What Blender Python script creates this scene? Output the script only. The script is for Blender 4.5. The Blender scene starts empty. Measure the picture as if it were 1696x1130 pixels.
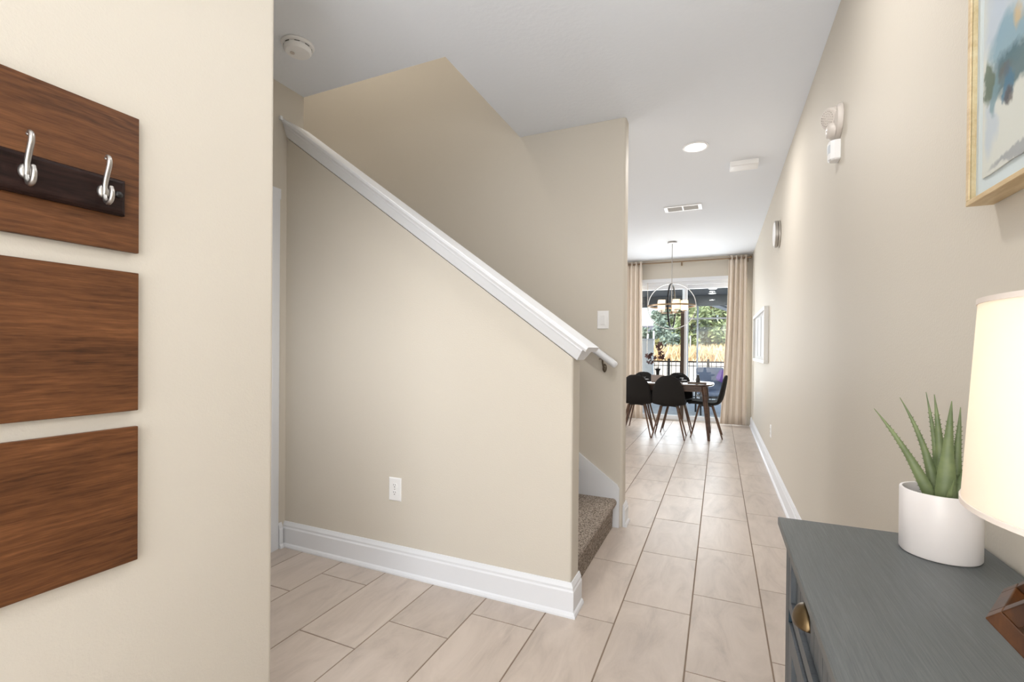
import bpy, math, random
from mathutils import Vector, Matrix
random.seed(7)
S = bpy.context.scene
COL = S.collection
PI = math.pi
R = math.radians

def lin(r, g, b):
    f = lambda c: (c/255/12.92) if c <= 10 else ((c/255+.055)/1.055)**2.4
    return (f(r), f(g), f(b), 1.0)

# ------------------------------------------------------------------ camera
YAW, PITCH, ROLL, CAM_H, FPX = .4171, -.0058, .0082, 1.1846, 774.55
fw = Vector((-math.sin(YAW)*math.cos(PITCH), math.cos(YAW)*math.cos(PITCH), math.sin(PITCH)))
rt = Vector((math.cos(YAW), math.sin(YAW), 0))
up = rt.cross(fw)
rt2 = rt*math.cos(ROLL) + up*math.sin(ROLL)
up2 = -rt*math.sin(ROLL) + up*math.cos(ROLL)
cam = bpy.data.cameras.new('camera')
cam_o = bpy.data.objects.new('camera', cam)
COL.objects.link(cam_o)
M = Matrix.Identity(4)
for i in range(3):
    M[i][0], M[i][1], M[i][2] = rt2[i], up2[i], -fw[i]
M[2][3] = CAM_H
cam_o.matrix_world = M
cam.sensor_width = 36
cam.lens = FPX/1696*36
cam.shift_y = 18.83/1696
cam.clip_start = .02
cam.clip_end = 300
S.camera = cam_o

# ------------------------------------------------------------------ world, sun, exposure
S.view_settings.view_transform = 'Standard'
S.view_settings.look = 'None'
S.view_settings.gamma = 1
S.view_settings.use_curve_mapping = False
S.view_settings.exposure = 0.29
W = bpy.data.worlds.new('World')
S.world = W
W.use_nodes = True
wn = W.node_tree
wn.nodes.clear()
sky = wn.nodes.new('ShaderNodeTexSky')
sky.sky_type = 'NISHITA'
sky.sun_disc = False
sky.sun_elevation = R(38)
sky.sun_rotation = R(200)
sky.dust_density = 2.5
bg = wn.nodes.new('ShaderNodeBackground')
bg.inputs['Strength'].default_value = .34
wo = wn.nodes.new('ShaderNodeOutputWorld')
wn.links.new(sky.outputs[0], bg.inputs[0])
wn.links.new(bg.outputs[0], wo.inputs[0])

def light(name, kind, loc, power, col=(1, 1, 1), rot=(0, 0, 0), **kw):
    d = bpy.data.lights.new(name, kind)
    d.energy = power
    d.color = col
    for k, v in kw.items():
        setattr(d, k, v)
    o = bpy.data.objects.new(name, d)
    o.location = loc
    o.rotation_euler = rot
    COL.objects.link(o)
    return o
light('sun', 'SUN', (0, 0, 30), 3.4, (1, .95, .86), (R(50), 0, R(-32)), angle=R(1))
# daylight of the glazed front door behind the camera, and an added unseen fill lamp in the living room
light('front_door_daylight', 'AREA', (-.35, -1.12, 1.1), 31, (.97, .98, 1), (R(90), 0, 0), shape='RECTANGLE', size=1.5, size_y=1.9)
light('living_fill', 'AREA', (-4.4, 6.0, 1.5), 60, (.97, .98, 1), (R(90), 0, R(-90)), shape='RECTANGLE', size=2.6, size_y=1.7)  # added fill to brighten the far room; the wall here has no window
light('slider_daylight', 'AREA', (-.54, 8.62, 1.3), 60, (.97, .98, 1), (R(-90), 0, 0), shape='RECTANGLE', size=1.7, size_y=2.0)
light('stairwell_fill', 'AREA', (-2.6, 2.65, 5.0), 21, (1, .95, .88), (0, 0, 0), shape='DISK', size=.5)  # unseen lamp added to lift the upper stairwell wall
light('ceiling_fill', 'AREA', (.10, -.9, .8), 17, (.95, .98, 1), (R(158), 0, 0), shape='DISK', size=.5, spread=R(100))  # added upward fill behind the camera, brightens the ceiling like bounced flash
light('nook_fill', 'AREA', (-1.75, 1.10, 1.25), 3.4, (.97, .98, 1), (R(58), 0, 0), shape='DISK', size=.5)  # added fill hidden behind the left wall's corner, brightens the nook
fl = light('flash', 'AREA', (.30, -.75, 1.95), 2.4, (.97, .98, 1), shape='DISK', size=.5, spread=R(80))
fl.rotation_euler = Vector((-1.75, 2.75, -.75)).to_track_quat('-Z', 'Y').to_euler()
CAN_POWER = 10

# ------------------------------------------------------------------ materials
def nm(name):
    m = bpy.data.materials.new(name)
    m.use_nodes = True
    nt = m.node_tree
    return m, nt, nt.nodes['Principled BSDF']

def N(nt, t, **kw):
    n = nt.nodes.new(t)
    for k, v in kw.items():
        if k in n.inputs:
            n.inputs[k].default_value = v
        else:
            setattr(n, k, v)
    return n

def bump(nt, b, scale, strength, dist=.002, detail=3, coord='Object', vec=None):
    tc = N(nt, 'ShaderNodeTexCoord')
    no = N(nt, 'ShaderNodeTexNoise', Scale=scale, Detail=detail)
    if vec:
        mp = N(nt, 'ShaderNodeMapping')
        mp.inputs['Scale'].default_value = vec
        nt.links.new(tc.outputs[coord], mp.inputs[0])
        nt.links.new(mp.outputs[0], no.inputs['Vector'])
    else:
        nt.links.new(tc.outputs[coord], no.inputs['Vector'])
    bp = N(nt, 'ShaderNodeBump', Strength=strength, Distance=dist)
    nt.links.new(no.outputs[0], bp.inputs['Height'])
    nt.links.new(bp.outputs[0], b.inputs['Normal'])
    return no

def plain(name, col, rough=.5, metal=0, bmp=None, spec=None, emit=None, vary=0):
    m, nt, b = nm(name)
    b.inputs['Base Color'].default_value = col
    b.inputs['Roughness'].default_value = rough
    b.inputs['Metallic'].default_value = metal
    if spec is not None:
        b.inputs['Specular IOR Level'].default_value = spec
    if bmp:
        no = bump(nt, b, *bmp)
    if vary:
        tc = N(nt, 'ShaderNodeTexCoord')
        n2 = N(nt, 'ShaderNodeTexNoise', Scale=9, Detail=4)
        nt.links.new(tc.outputs['Object'], n2.inputs['Vector'])
        cr = N(nt, 'ShaderNodeValToRGB')
        cr.color_ramp.elements[0].color = tuple(c*(1-vary) for c in col[:3])+(1,)
        cr.color_ramp.elements[1].color = tuple(min(1, c*(1+vary)) for c in col[:3])+(1,)
        cr.color_ramp.elements[0].position = .3
        cr.color_ramp.elements[1].position = .7
        nt.links.new(n2.outputs[0], cr.inputs[0])
        nt.links.new(cr.outputs[0], b.inputs['Base Color'])
    if emit:
        b.inputs['Emission Color'].default_value = emit[0]
        b.inputs['Emission Strength'].default_value = emit[1]
    return m

def wood(name, cols, vec, rough=.45, nscale=3, bmps=.15, coat=0, spec=.4):
    m, nt, b = nm(name)
    tc = N(nt, 'ShaderNodeTexCoord')
    oi = N(nt, 'ShaderNodeObjectInfo')
    ad = N(nt, 'ShaderNodeVectorMath', operation='ADD')
    ml = N(nt, 'ShaderNodeVectorMath', operation='SCALE')
    cmb = N(nt, 'ShaderNodeCombineXYZ')
    for i in range(3):
        nt.links.new(oi.outputs['Random'], cmb.inputs[i])
    nt.links.new(cmb.outputs[0], ml.inputs[0])
    ml.inputs['Scale'].default_value = 7
    nt.links.new(tc.outputs['Object'], ad.inputs[0])
    nt.links.new(ml.outputs[0], ad.inputs[1])
    mp = N(nt, 'ShaderNodeMapping')
    mp.inputs['Scale'].default_value = vec
    nt.links.new(ad.outputs[0], mp.inputs[0])
    n1 = N(nt, 'ShaderNodeTexNoise', Scale=nscale, Detail=7, Roughness=.62, Distortion=1.3)
    n2 = N(nt, 'ShaderNodeTexNoise', Scale=nscale*6, Detail=5, Roughness=.7, Distortion=.3)
    nt.links.new(mp.outputs[0], n1.inputs['Vector'])
    nt.links.new(mp.outputs[0], n2.inputs['Vector'])
    mx = N(nt, 'ShaderNodeMath', operation='MULTIPLY_ADD')
    mx.inputs[1].default_value = .35
    nt.links.new(n2.outputs[0], mx.inputs[0])
    sc = N(nt, 'ShaderNodeMath', operation='MULTIPLY')
    sc.inputs[1].default_value = .65
    nt.links.new(n1.outputs[0], sc.inputs[0])
    nt.links.new(sc.outputs[0], mx.inputs[2])
    cr = N(nt, 'ShaderNodeValToRGB')
    el = cr.color_ramp.elements
    el[0].position, el[0].color = .36, cols[0]
    el[1].position, el[1].color = .64, cols[-1]
    for i, c in enumerate(cols[1:-1]):
        e = el.new(.36+.28*(i+1)/(len(cols)-1))
        e.color = c
    nt.links.new(mx.outputs[0], cr.inputs[0])
    nt.links.new(cr.outputs[0], b.inputs['Base Color'])
    b.inputs['Roughness'].default_value = rough
    b.inputs['Specular IOR Level'].default_value = spec
    b.inputs['Coat Weight'].default_value = coat
    bp = N(nt, 'ShaderNodeBump', Strength=bmps, Distance=.001)
    nt.links.new(mx.outputs[0], bp.inputs['Height'])
    nt.links.new(bp.outputs[0], b.inputs['Normal'])
    return m

M_WALL = plain('wall_paint', lin(207, 200, 188), .62, bmp=(160, .25, .002, 2), spec=.25)
M_CEIL = plain('ceiling_paint', lin(232, 236, 242), .8, bmp=(38, .35, .004, 4), spec=.2)
M_TRIM = plain('white_trim_paint', lin(226, 228, 232), .35, bmp=(30, .05, .001, 2))
M_GROUT = plain('grout', lin(132, 115, 100), .9, bmp=(200, .4, .002, 2))
M_CARPET = None
M_PLASTIC = plain('white_plastic', lin(238, 238, 238), .35)
M_PLASTIC2 = plain('warm_white_plastic', lin(210, 202, 194), .4)
M_DARKSLOT = plain('dark_slot', lin(50, 46, 42), .6)
M_NICKEL = plain('satin_nickel', (.47, .45, .43, 1), .36, 1, bmp=(60, .05, .001, 2))
M_STEEL = plain('brushed_steel', (.62, .6, .57, 1), .3, 1)
M_BRASS = plain('aged_brass', (.15, .105, .055, 1), .38, 1, bmp=(50, .1, .001, 3))
M_BRONZE = plain('bronze_bracket', lin(105, 95, 82), .35, .8)
M_RODMETAL = plain('rod_bronze', lin(150, 128, 104), .35, .7)
M_BLACKMETAL = plain('black_metal', lin(34, 34, 36), .4, .3)
M_GLASS = None
M_BLACKFAB = plain('charcoal_fabric', lin(40, 38, 37), .85, bmp=(400, .3, .001, 2), spec=.2)
M_CHAIRLEG = wood('walnut_leg', [lin(70, 48, 36), lin(104, 76, 58), lin(128, 98, 78)], (12, 12, 1.2), .4)
M_TABLEWOOD = wood('walnut_table', [lin(58, 40, 32), lin(84, 60, 47), lin(100, 74, 58)], (1.2, 10, 10), .3, coat=.2)
M_TABLETOP = wood('walnut_table_top', [lin(62, 48, 42), lin(84, 66, 57), lin(98, 80, 70)], (1.2, 10, 10), .12, coat=.9, spec=.6)
M_BOARD = wood('walnut_board', [lin(66, 40, 22), lin(92, 58, 32), lin(106, 69, 40), lin(122, 84, 52)], (3, 1.1, 13), .42, 3.4, .06)
def board_material():
    # walnut veneer: long cathedral figure from a warped wave, fine pores on top
    m, nt, b = nm('walnut_board')
    tc = N(nt, 'ShaderNodeTexCoord')
    oi = N(nt, 'ShaderNodeObjectInfo')
    sc = N(nt, 'ShaderNodeVectorMath', operation='SCALE')
    sc.inputs['Scale'].default_value = 9
    cmb = N(nt, 'ShaderNodeCombineXYZ')
    for i in range(3):
        nt.links.new(oi.outputs['Random'], cmb.inputs[i])
    nt.links.new(cmb.outputs[0], sc.inputs[0])
    ad = N(nt, 'ShaderNodeVectorMath', operation='ADD')
    nt.links.new(tc.outputs['Object'], ad.inputs[0])
    nt.links.new(sc.outputs[0], ad.inputs[1])
    def mapped(v):
        mp = N(nt, 'ShaderNodeMapping')
        mp.inputs['Scale'].default_value = v
        nt.links.new(ad.outputs[0], mp.inputs[0])
        return mp.outputs[0]
    wv = N(nt, 'ShaderNodeTexWave', Scale=7, Distortion=16, Detail=4)
    wv.inputs['Detail Scale'].default_value = .9
    wv.inputs['Detail Roughness'].default_value = .55
    wv.bands_direction = 'Z'
    nt.links.new(mapped((1, .55, 2.2)), wv.inputs['Vector'])
    n2 = N(nt, 'ShaderNodeTexNoise', Scale=5, Detail=6, Roughness=.7, Distortion=.25)
    nt.links.new(mapped((4, 3.2, 62)), n2.inputs['Vector'])
    n3 = N(nt, 'ShaderNodeTexNoise', Scale=2.5, Detail=3, Roughness=.5)
    nt.links.new(mapped((1, 1.2, 7)), n3.inputs['Vector'])
    def mad(a, k, c):
        q = N(nt, 'ShaderNodeMath', operation='MULTIPLY_ADD')
        nt.links.new(a, q.inputs[0])
        q.inputs[1].default_value = k
        if isinstance(c, float):
            q.inputs[2].default_value = c
        else:
            nt.links.new(c, q.inputs[2])
        return q.outputs[0]
    v = mad(wv.outputs['Fac'], .10, mad(n2.outputs[0], .62, mad(n3.outputs[0], .50, -.11)))
    cr = N(nt, 'ShaderNodeValToRGB')
    el = cr.color_ramp.elements
    el[0].position, el[0].color = .26, lin(50, 29, 17)
    el[1].position, el[1].color = .76, lin(126, 83, 51)
    e = el.new(.42); e.color = lin(82, 50, 28)
    e = el.new(.58); e.color = lin(102, 64, 37)
    nt.links.new(v, cr.inputs[0])
    nt.links.new(cr.outputs[0], b.inputs['Base Color'])
    b.inputs['Roughness'].default_value = .42
    b.inputs['Specular IOR Level'].default_value = .3
    bp = N(nt, 'ShaderNodeBump', Strength=.05, Distance=.001)
    nt.links.new(n2.outputs[0], bp.inputs['Height'])
    nt.links.new(bp.outputs[0], b.inputs['Normal'])
    return m
M_BOARD = board_material()
M_RACK = wood('espresso_wood', [lin(24, 15, 13), lin(38, 24, 21), lin(50, 33, 28)], (3, 1, 12), .45, spec=.15)
M_TEALTOP = wood('blue_grey_top', [lin(76, 80, 81), lin(86, 90, 91), lin(97, 101, 102)], (100, 2.6, 100), .40, 3.2, .05)
M_TEAL = plain('navy_teal_paint', lin(28, 46, 58), .4, bmp=(60, .08, .001, 3))
M_TEALGREY = wood('grey_teal_front', [lin(66, 70, 74), lin(78, 83, 88), lin(88, 93, 98)], (30, 30, 2), .45, 2.2, .06)
M_OAK = wood('pale_oak', [lin(192, 166, 126), lin(208, 185, 146), lin(218, 199, 164)], (9, 1.4, 9), .5)
M_LAMPWOOD = wood('lamp_brown_wood', [lin(38, 20, 6), lin(56, 31, 11), lin(74, 43, 17)], (6, 6, 2), .5, spec=.2)
M_WHITEFRAME = plain('white_frame', lin(232, 232, 230), .4)
M_MAT = plain('mat_board', lin(222, 226, 230), .7)
M_CERAMIC = plain('white_ceramic', lin(236, 232, 232), .3, bmp=(12, .03, .001, 2))
M_SOIL = plain('dark_soil', lin(45, 34, 28), .95, bmp=(120, .8, .004, 4), vary=.4)
M_CURTAIN = plain('beige_linen', lin(229, 216, 201), .85, bmp=(500, .25, .001, 2), spec=.15)
M_PAPERW = plain('plate_white', lin(230, 230, 230), .2)
M_BLACKPL = plain('black_stoneware', lin(28, 27, 27), .3)
M_TAUPE = plain('taupe_planter', lin(170, 156, 148), .6)
M_BLOOM = plain('brown_petal', lin(96, 68, 64), .6, vary=.3)
M_STEM = plain('brown_stem', lin(70, 56, 44), .7)
M_PLACEMAT = plain('woven_placemat', lin(120, 108, 98), .8, bmp=(300, .5, .002, 2))
M_STUCCO = plain('white_stucco', lin(240, 240, 238), .85, bmp=(60, .3, .004, 3))
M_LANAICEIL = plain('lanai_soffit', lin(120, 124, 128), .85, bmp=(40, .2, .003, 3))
M_CONC = plain('concrete', lin(208, 206, 200), .8, bmp=(25, .2, .004, 4), vary=.12)
M_SAND = plain('sandy_ground', lin(226, 216, 198), .95, bmp=(3, .6, .05, 5), vary=.18)
M_ROOF = plain('grey_shingle', lin(104, 104, 112), .9, bmp=(30, .4, .01, 3))
M_SLING = plain('blue_grey_cushion', lin(112, 124, 146), .8, bmp=(200, .2, .002, 2))
M_PURPLE = plain('purple_cushion', lin(128, 92, 168), .8)
M_BARK = plain('bark', lin(98, 82, 66), .9, bmp=(30, .8, .02, 4))
M_STILE = plain('dark_bronze_stile', lin(70, 56, 46), .4, .2)

def tile_material():
    m, nt, b = nm('porcelain_tile')
    tc = N(nt, 'ShaderNodeTexCoord')
    oi = N(nt, 'ShaderNodeObjectInfo')
    sc = N(nt, 'ShaderNodeVectorMath', operation='SCALE')
    cmb = N(nt, 'ShaderNodeCombineXYZ')
    for i in range(3):
        nt.links.new(oi.outputs['Random'], cmb.inputs[i])
    nt.links.new(cmb.outputs[0], sc.inputs[0])
    sc.inputs['Scale'].default_value = 23
    ad = N(nt, 'ShaderNodeVectorMath', operation='ADD')
    nt.links.new(tc.outputs['Object'], ad.inputs[0])
    nt.links.new(sc.outputs[0], ad.inputs[1])
    mp = N(nt, 'ShaderNodeMapping')
    mp.inputs['Rotation'].default_value = (0, 0, R(-24))
    mp.inputs['Scale'].default_value = (5.5, 1.6, 3)
    nt.links.new(ad.outputs[0], mp.inputs[0])
    n1 = N(nt, 'ShaderNodeTexNoise', Scale=1.6, Detail=9, Roughness=.66, Distortion=.9)
    nt.links.new(mp.outputs[0], n1.inputs['Vector'])
    cr = N(nt, 'ShaderNodeValToRGB')
    el = cr.color_ramp.elements
    el[0].position, el[0].color = .30, lin(172, 160, 150)
    el[1].position, el[1].color = .70, lin(200, 187, 176)
    e = el.new(.45); e.color = lin(187, 174, 163)
    e = el.new(.55); e.color = lin(193, 180, 169)
    nt.links.new(n1.outputs[0], cr.inputs[0])
    hs = N(nt, 'ShaderNodeHueSaturation')
    mr = N(nt, 'ShaderNodeMapRange')
    mr.inputs['To Min'].default_value = .95
    mr.inputs['To Max'].default_value = 1.04
    nt.links.new(oi.outputs['Random'], mr.inputs['Value'])
    nt.links.new(mr.outputs[0], hs.inputs['Value'])
    nt.links.new(cr.outputs[0], hs.inputs['Color'])
    nt.links.new(hs.outputs[0], b.inputs['Base Color'])
    b.inputs['Roughness'].default_value = .36
    b.inputs['Specular IOR Level'].default_value = .45
    bp = N(nt, 'ShaderNodeBump', Strength=.08, Distance=.001)
    nt.links.new(n1.outputs[0], bp.inputs['Height'])
    nt.links.new(bp.outputs[0], b.inputs['Normal'])
    return m
M_TILE = tile_material()

def carpet_material():
    m, nt, b = nm('taupe_carpet')
    tc = N(nt, 'ShaderNodeTexCoord')
    n1 = N(nt, 'ShaderNodeTexNoise', Scale=115, Detail=6, Roughness=.8)
    nt.links.new(tc.outputs['Object'], n1.inputs['Vector'])
    cr = N(nt, 'ShaderNodeValToRGB')
    el = cr.color_ramp.elements
    el[0].position, el[0].color = .41, lin(84, 74, 66)
    el[1].position, el[1].color = .59, lin(200, 187, 175)
    nt.links.new(n1.outputs[0], cr.inputs[0])
    nt.links.new(cr.outputs[0], b.inputs['Base Color'])
    b.inputs['Roughness'].default_value = 1
    b.inputs['Specular IOR Level'].default_value = .05
    bp = N(nt, 'ShaderNodeBump', Strength=.9, Distance=.006)
    nt.links.new(n1.outputs[0], bp.inputs['Height'])
    nt.links.new(bp.outputs[0], b.inputs['Normal'])
    return m
M_CARPET = carpet_material()

def glass_material():
    m = bpy.data.materials.new('clear_glass')
    m.use_nodes = True
    nt = m.node_tree
    nt.nodes.clear()
    t = N(nt, 'ShaderNodeBsdfTransparent')
    t.inputs[0].default_value = (.96, .98, .98, 1)
    g = N(nt, 'ShaderNodeBsdfGlossy', Roughness=.02)
    mx = N(nt, 'ShaderNodeMixShader')
    mx.inputs[0].default_value = .02
    o = N(nt, 'ShaderNodeOutputMaterial')
    nt.links.new(t.outputs[0], mx.inputs[1])
    nt.links.new(g.outputs[0], mx.inputs[2])
    nt.links.new(mx.outputs[0], o.inputs[0])
    return m
M_GLASS = glass_material()

def shade_material(name, col, tr=.55):
    m = bpy.data.materials.new(name)
    m.use_nodes = True
    nt = m.node_tree
    nt.nodes.clear()
    d = N(nt, 'ShaderNodeBsdfDiffuse')
    d.inputs[0].default_value = col
    t = N(nt, 'ShaderNodeBsdfTranslucent')
    t.inputs[0].default_value = col
    mx = N(nt, 'ShaderNodeMixShader')
    mx.inputs[0].default_value = tr
    o = N(nt, 'ShaderNodeOutputMaterial')
    tc = N(nt, 'ShaderNodeTexCoord')
    no = N(nt, 'ShaderNodeTexNoise', Scale=400, Detail=2)
    bp = N(nt, 'ShaderNodeBump', Strength=.1, Distance=.001)
    nt.links.new(tc.outputs['Object'], no.inputs['Vector'])
    nt.links.new(no.outputs[0], bp.inputs['Height'])
    nt.links.new(bp.outputs[0], d.inputs['Normal'])
    nt.links.new(d.outputs[0], mx.inputs[1])
    nt.links.new(t.outputs[0], mx.inputs[2])
    nt.links.new(mx.outputs[0], o.inputs[0])
    return m
M_SHADE = shade_material('linen_shade', lin(250, 244, 236))
M_AMBER = shade_material('amber_glass', lin(255, 249, 238), .6)

def emission(name, col, s):
    m = bpy.data.materials.new(name)
    m.use_nodes = True
    nt = m.node_tree
    nt.nodes.clear()
    e = N(nt, 'ShaderNodeEmission', Strength=s)
    e.inputs[0].default_value = col
    o = N(nt, 'ShaderNodeOutputMaterial')
    nt.links.new(e.outputs[0], o.inputs[0])
    return m
M_CANLENS = emission('lit_lens', (1, .97, .92, 1), 6)
M_BULB = emission('lit_bulb', (1, .9, .72, 1), 12)

def leaf_material(name, dark, light_):
    m, nt, b = nm(name)
    tc = N(nt, 'ShaderNodeTexCoord')
    no = N(nt, 'ShaderNodeTexNoise', Scale=1.4, Detail=6, Roughness=.7)
    nt.links.new(tc.outputs['Object'], no.inputs['Vector'])
    cr = N(nt, 'ShaderNodeValToRGB')
    el = cr.color_ramp.elements
    el[0].position, el[0].color = .35, dark
    el[1].position, el[1].color = .65, light_
    nt.links.new(no.outputs[0], cr.inputs[0])
    nt.links.new(cr.outputs[0], b.inputs['Base Color'])
    b.inputs['Roughness'].default_value = .65
    return m
M_LEAF = leaf_material('oak_leaf', lin(102, 122, 88), lin(170, 182, 134))
M_LEAF2 = leaf_material('grey_green_leaf', lin(98, 118, 112), lin(146, 162, 148))
M_GRASS = leaf_material('dry_grass', lin(196, 166, 122), lin(228, 208, 172))
M_SHRUB = leaf_material('weedy_shrub', lin(120, 120, 74), lin(184, 172, 118))

def aloe_material():
    m, nt, b = nm('aloe_leaf')
    tc = N(nt, 'ShaderNodeTexCoord')
    no = N(nt, 'ShaderNodeTexNoise', Scale=30, Detail=3)
    nt.links.new(tc.outputs['Object'], no.inputs['Vector'])
    cr = N(nt, 'ShaderNodeValToRGB')
    el = cr.color_ramp.elements
    el[0].position, el[0].color = .3, lin(92, 108, 72)
    el[1].position, el[1].color = .7, lin(124, 138, 94)
    nt.links.new(no.outputs[0], cr.inputs[0])
    nt.links.new(cr.outputs[0], b.inputs['Base Color'])
    b.inputs['Roughness'].default_value = .42
    return m
M_ALOE = aloe_material()

def art_material():
    # watercolour print: soft edged washes of paint on cream paper (object coordinates: metres on the wall, y and z)
    m, nt, b = nm('watercolour_print')
    tc = N(nt, 'ShaderNodeTexCoord')
    no = N(nt, 'ShaderNodeTexNoise', Scale=16, Detail=5, Roughness=.6)
    nt.links.new(tc.outputs['Object'], no.inputs['Vector'])
    sub = N(nt, 'ShaderNodeVectorMath', operation='SUBTRACT')
    sub.inputs[1].default_value = (.5, .5, .5)
    nt.links.new(no.outputs['Color'], sub.inputs[0])
    sc = N(nt, 'ShaderNodeVectorMath', operation='SCALE')
    sc.inputs['Scale'].default_value = .07
    nt.links.new(sub.outputs[0], sc.inputs[0])
    ad = N(nt, 'ShaderNodeVectorMath', operation='ADD')
    nt.links.new(tc.outputs['Object'], ad.inputs[0])
    nt.links.new(sc.outputs[0], ad.inputs[1])
    cur = None
    base = lin(222, 216, 208)
    washes = [((.99, 1.86), (.16, .13), lin(176, 186, 204), .75, .5),
              ((1.10, 1.77), (.045, .06), lin(190, 196, 212), .7, .5),
              ((1.112, 1.60), (.022, .06), lin(190, 196, 210), .65, .4),
              ((1.06, 1.715), (.065, .05), lin(126, 158, 176), .85, .35),
              ((1.04, 1.668), (.10, .036), lin(72, 100, 108), .9, .3),
              ((1.128, 1.672), (.016, .04), lin(92, 104, 84), .9, .3),
              ((1.105, 1.645), (.014, .04), lin(120, 146, 154), .8, .3),
              ((1.058, 1.645), (.018, .035), lin(70, 112, 138), .9, .25),
              ((1.055, 1.620), (.012, .018), lin(84, 62, 56), .75, .4),
              ((1.07, 1.672), (.03, .012), lin(98, 84, 78), .6, .5),
              ((1.03, 1.742), (.014, .02), lin(212, 176, 124), .8, .5),
              ((1.0, 1.52), (.12, .010), lin(168, 164, 166), .9, .3),
              ((.8, 1.70), (.12, .05), lin(84, 116, 128), .85, .4),
              ((.72, 1.80), (.08, .10), lin(206, 172, 122), .6, .6)]
    for (cy, cz), (ry, rz), col, a, soft in washes:
        mp = N(nt, 'ShaderNodeMapping')
        mp.vector_type = 'POINT'
        mp.inputs['Location'].default_value = (0, -cy/ry, -cz/rz)
        mp.inputs['Scale'].default_value = (0, 1/ry, 1/rz)
        nt.links.new(ad.outputs[0], mp.inputs[0])
        ln = N(nt, 'ShaderNodeVectorMath', operation='LENGTH')
        nt.links.new(mp.outputs[0], ln.inputs[0])
        mr = N(nt, 'ShaderNodeMapRange')
        mr.inputs['From Min'].default_value = 1+soft*.45
        mr.inputs['From Max'].default_value = 1-soft*.9
        mr.inputs['To Max'].default_value = a
        nt.links.new(ln.outputs['Value'], mr.inputs['Value'])
        mx = N(nt, 'ShaderNodeMix')
        mx.data_type = 'RGBA'
        nt.links.new(mr.outputs[0], mx.inputs[0])
        if cur is None:
            mx.inputs[6].default_value = base
        else:
            nt.links.new(cur, mx.inputs[6])
        mx.inputs[7].default_value = col
        cur = mx.outputs[2]
    nt.links.new(cur, b.inputs['Base Color'])
    b.inputs['Roughness'].default_value = .7
    return m
M_ART = art_material()

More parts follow.
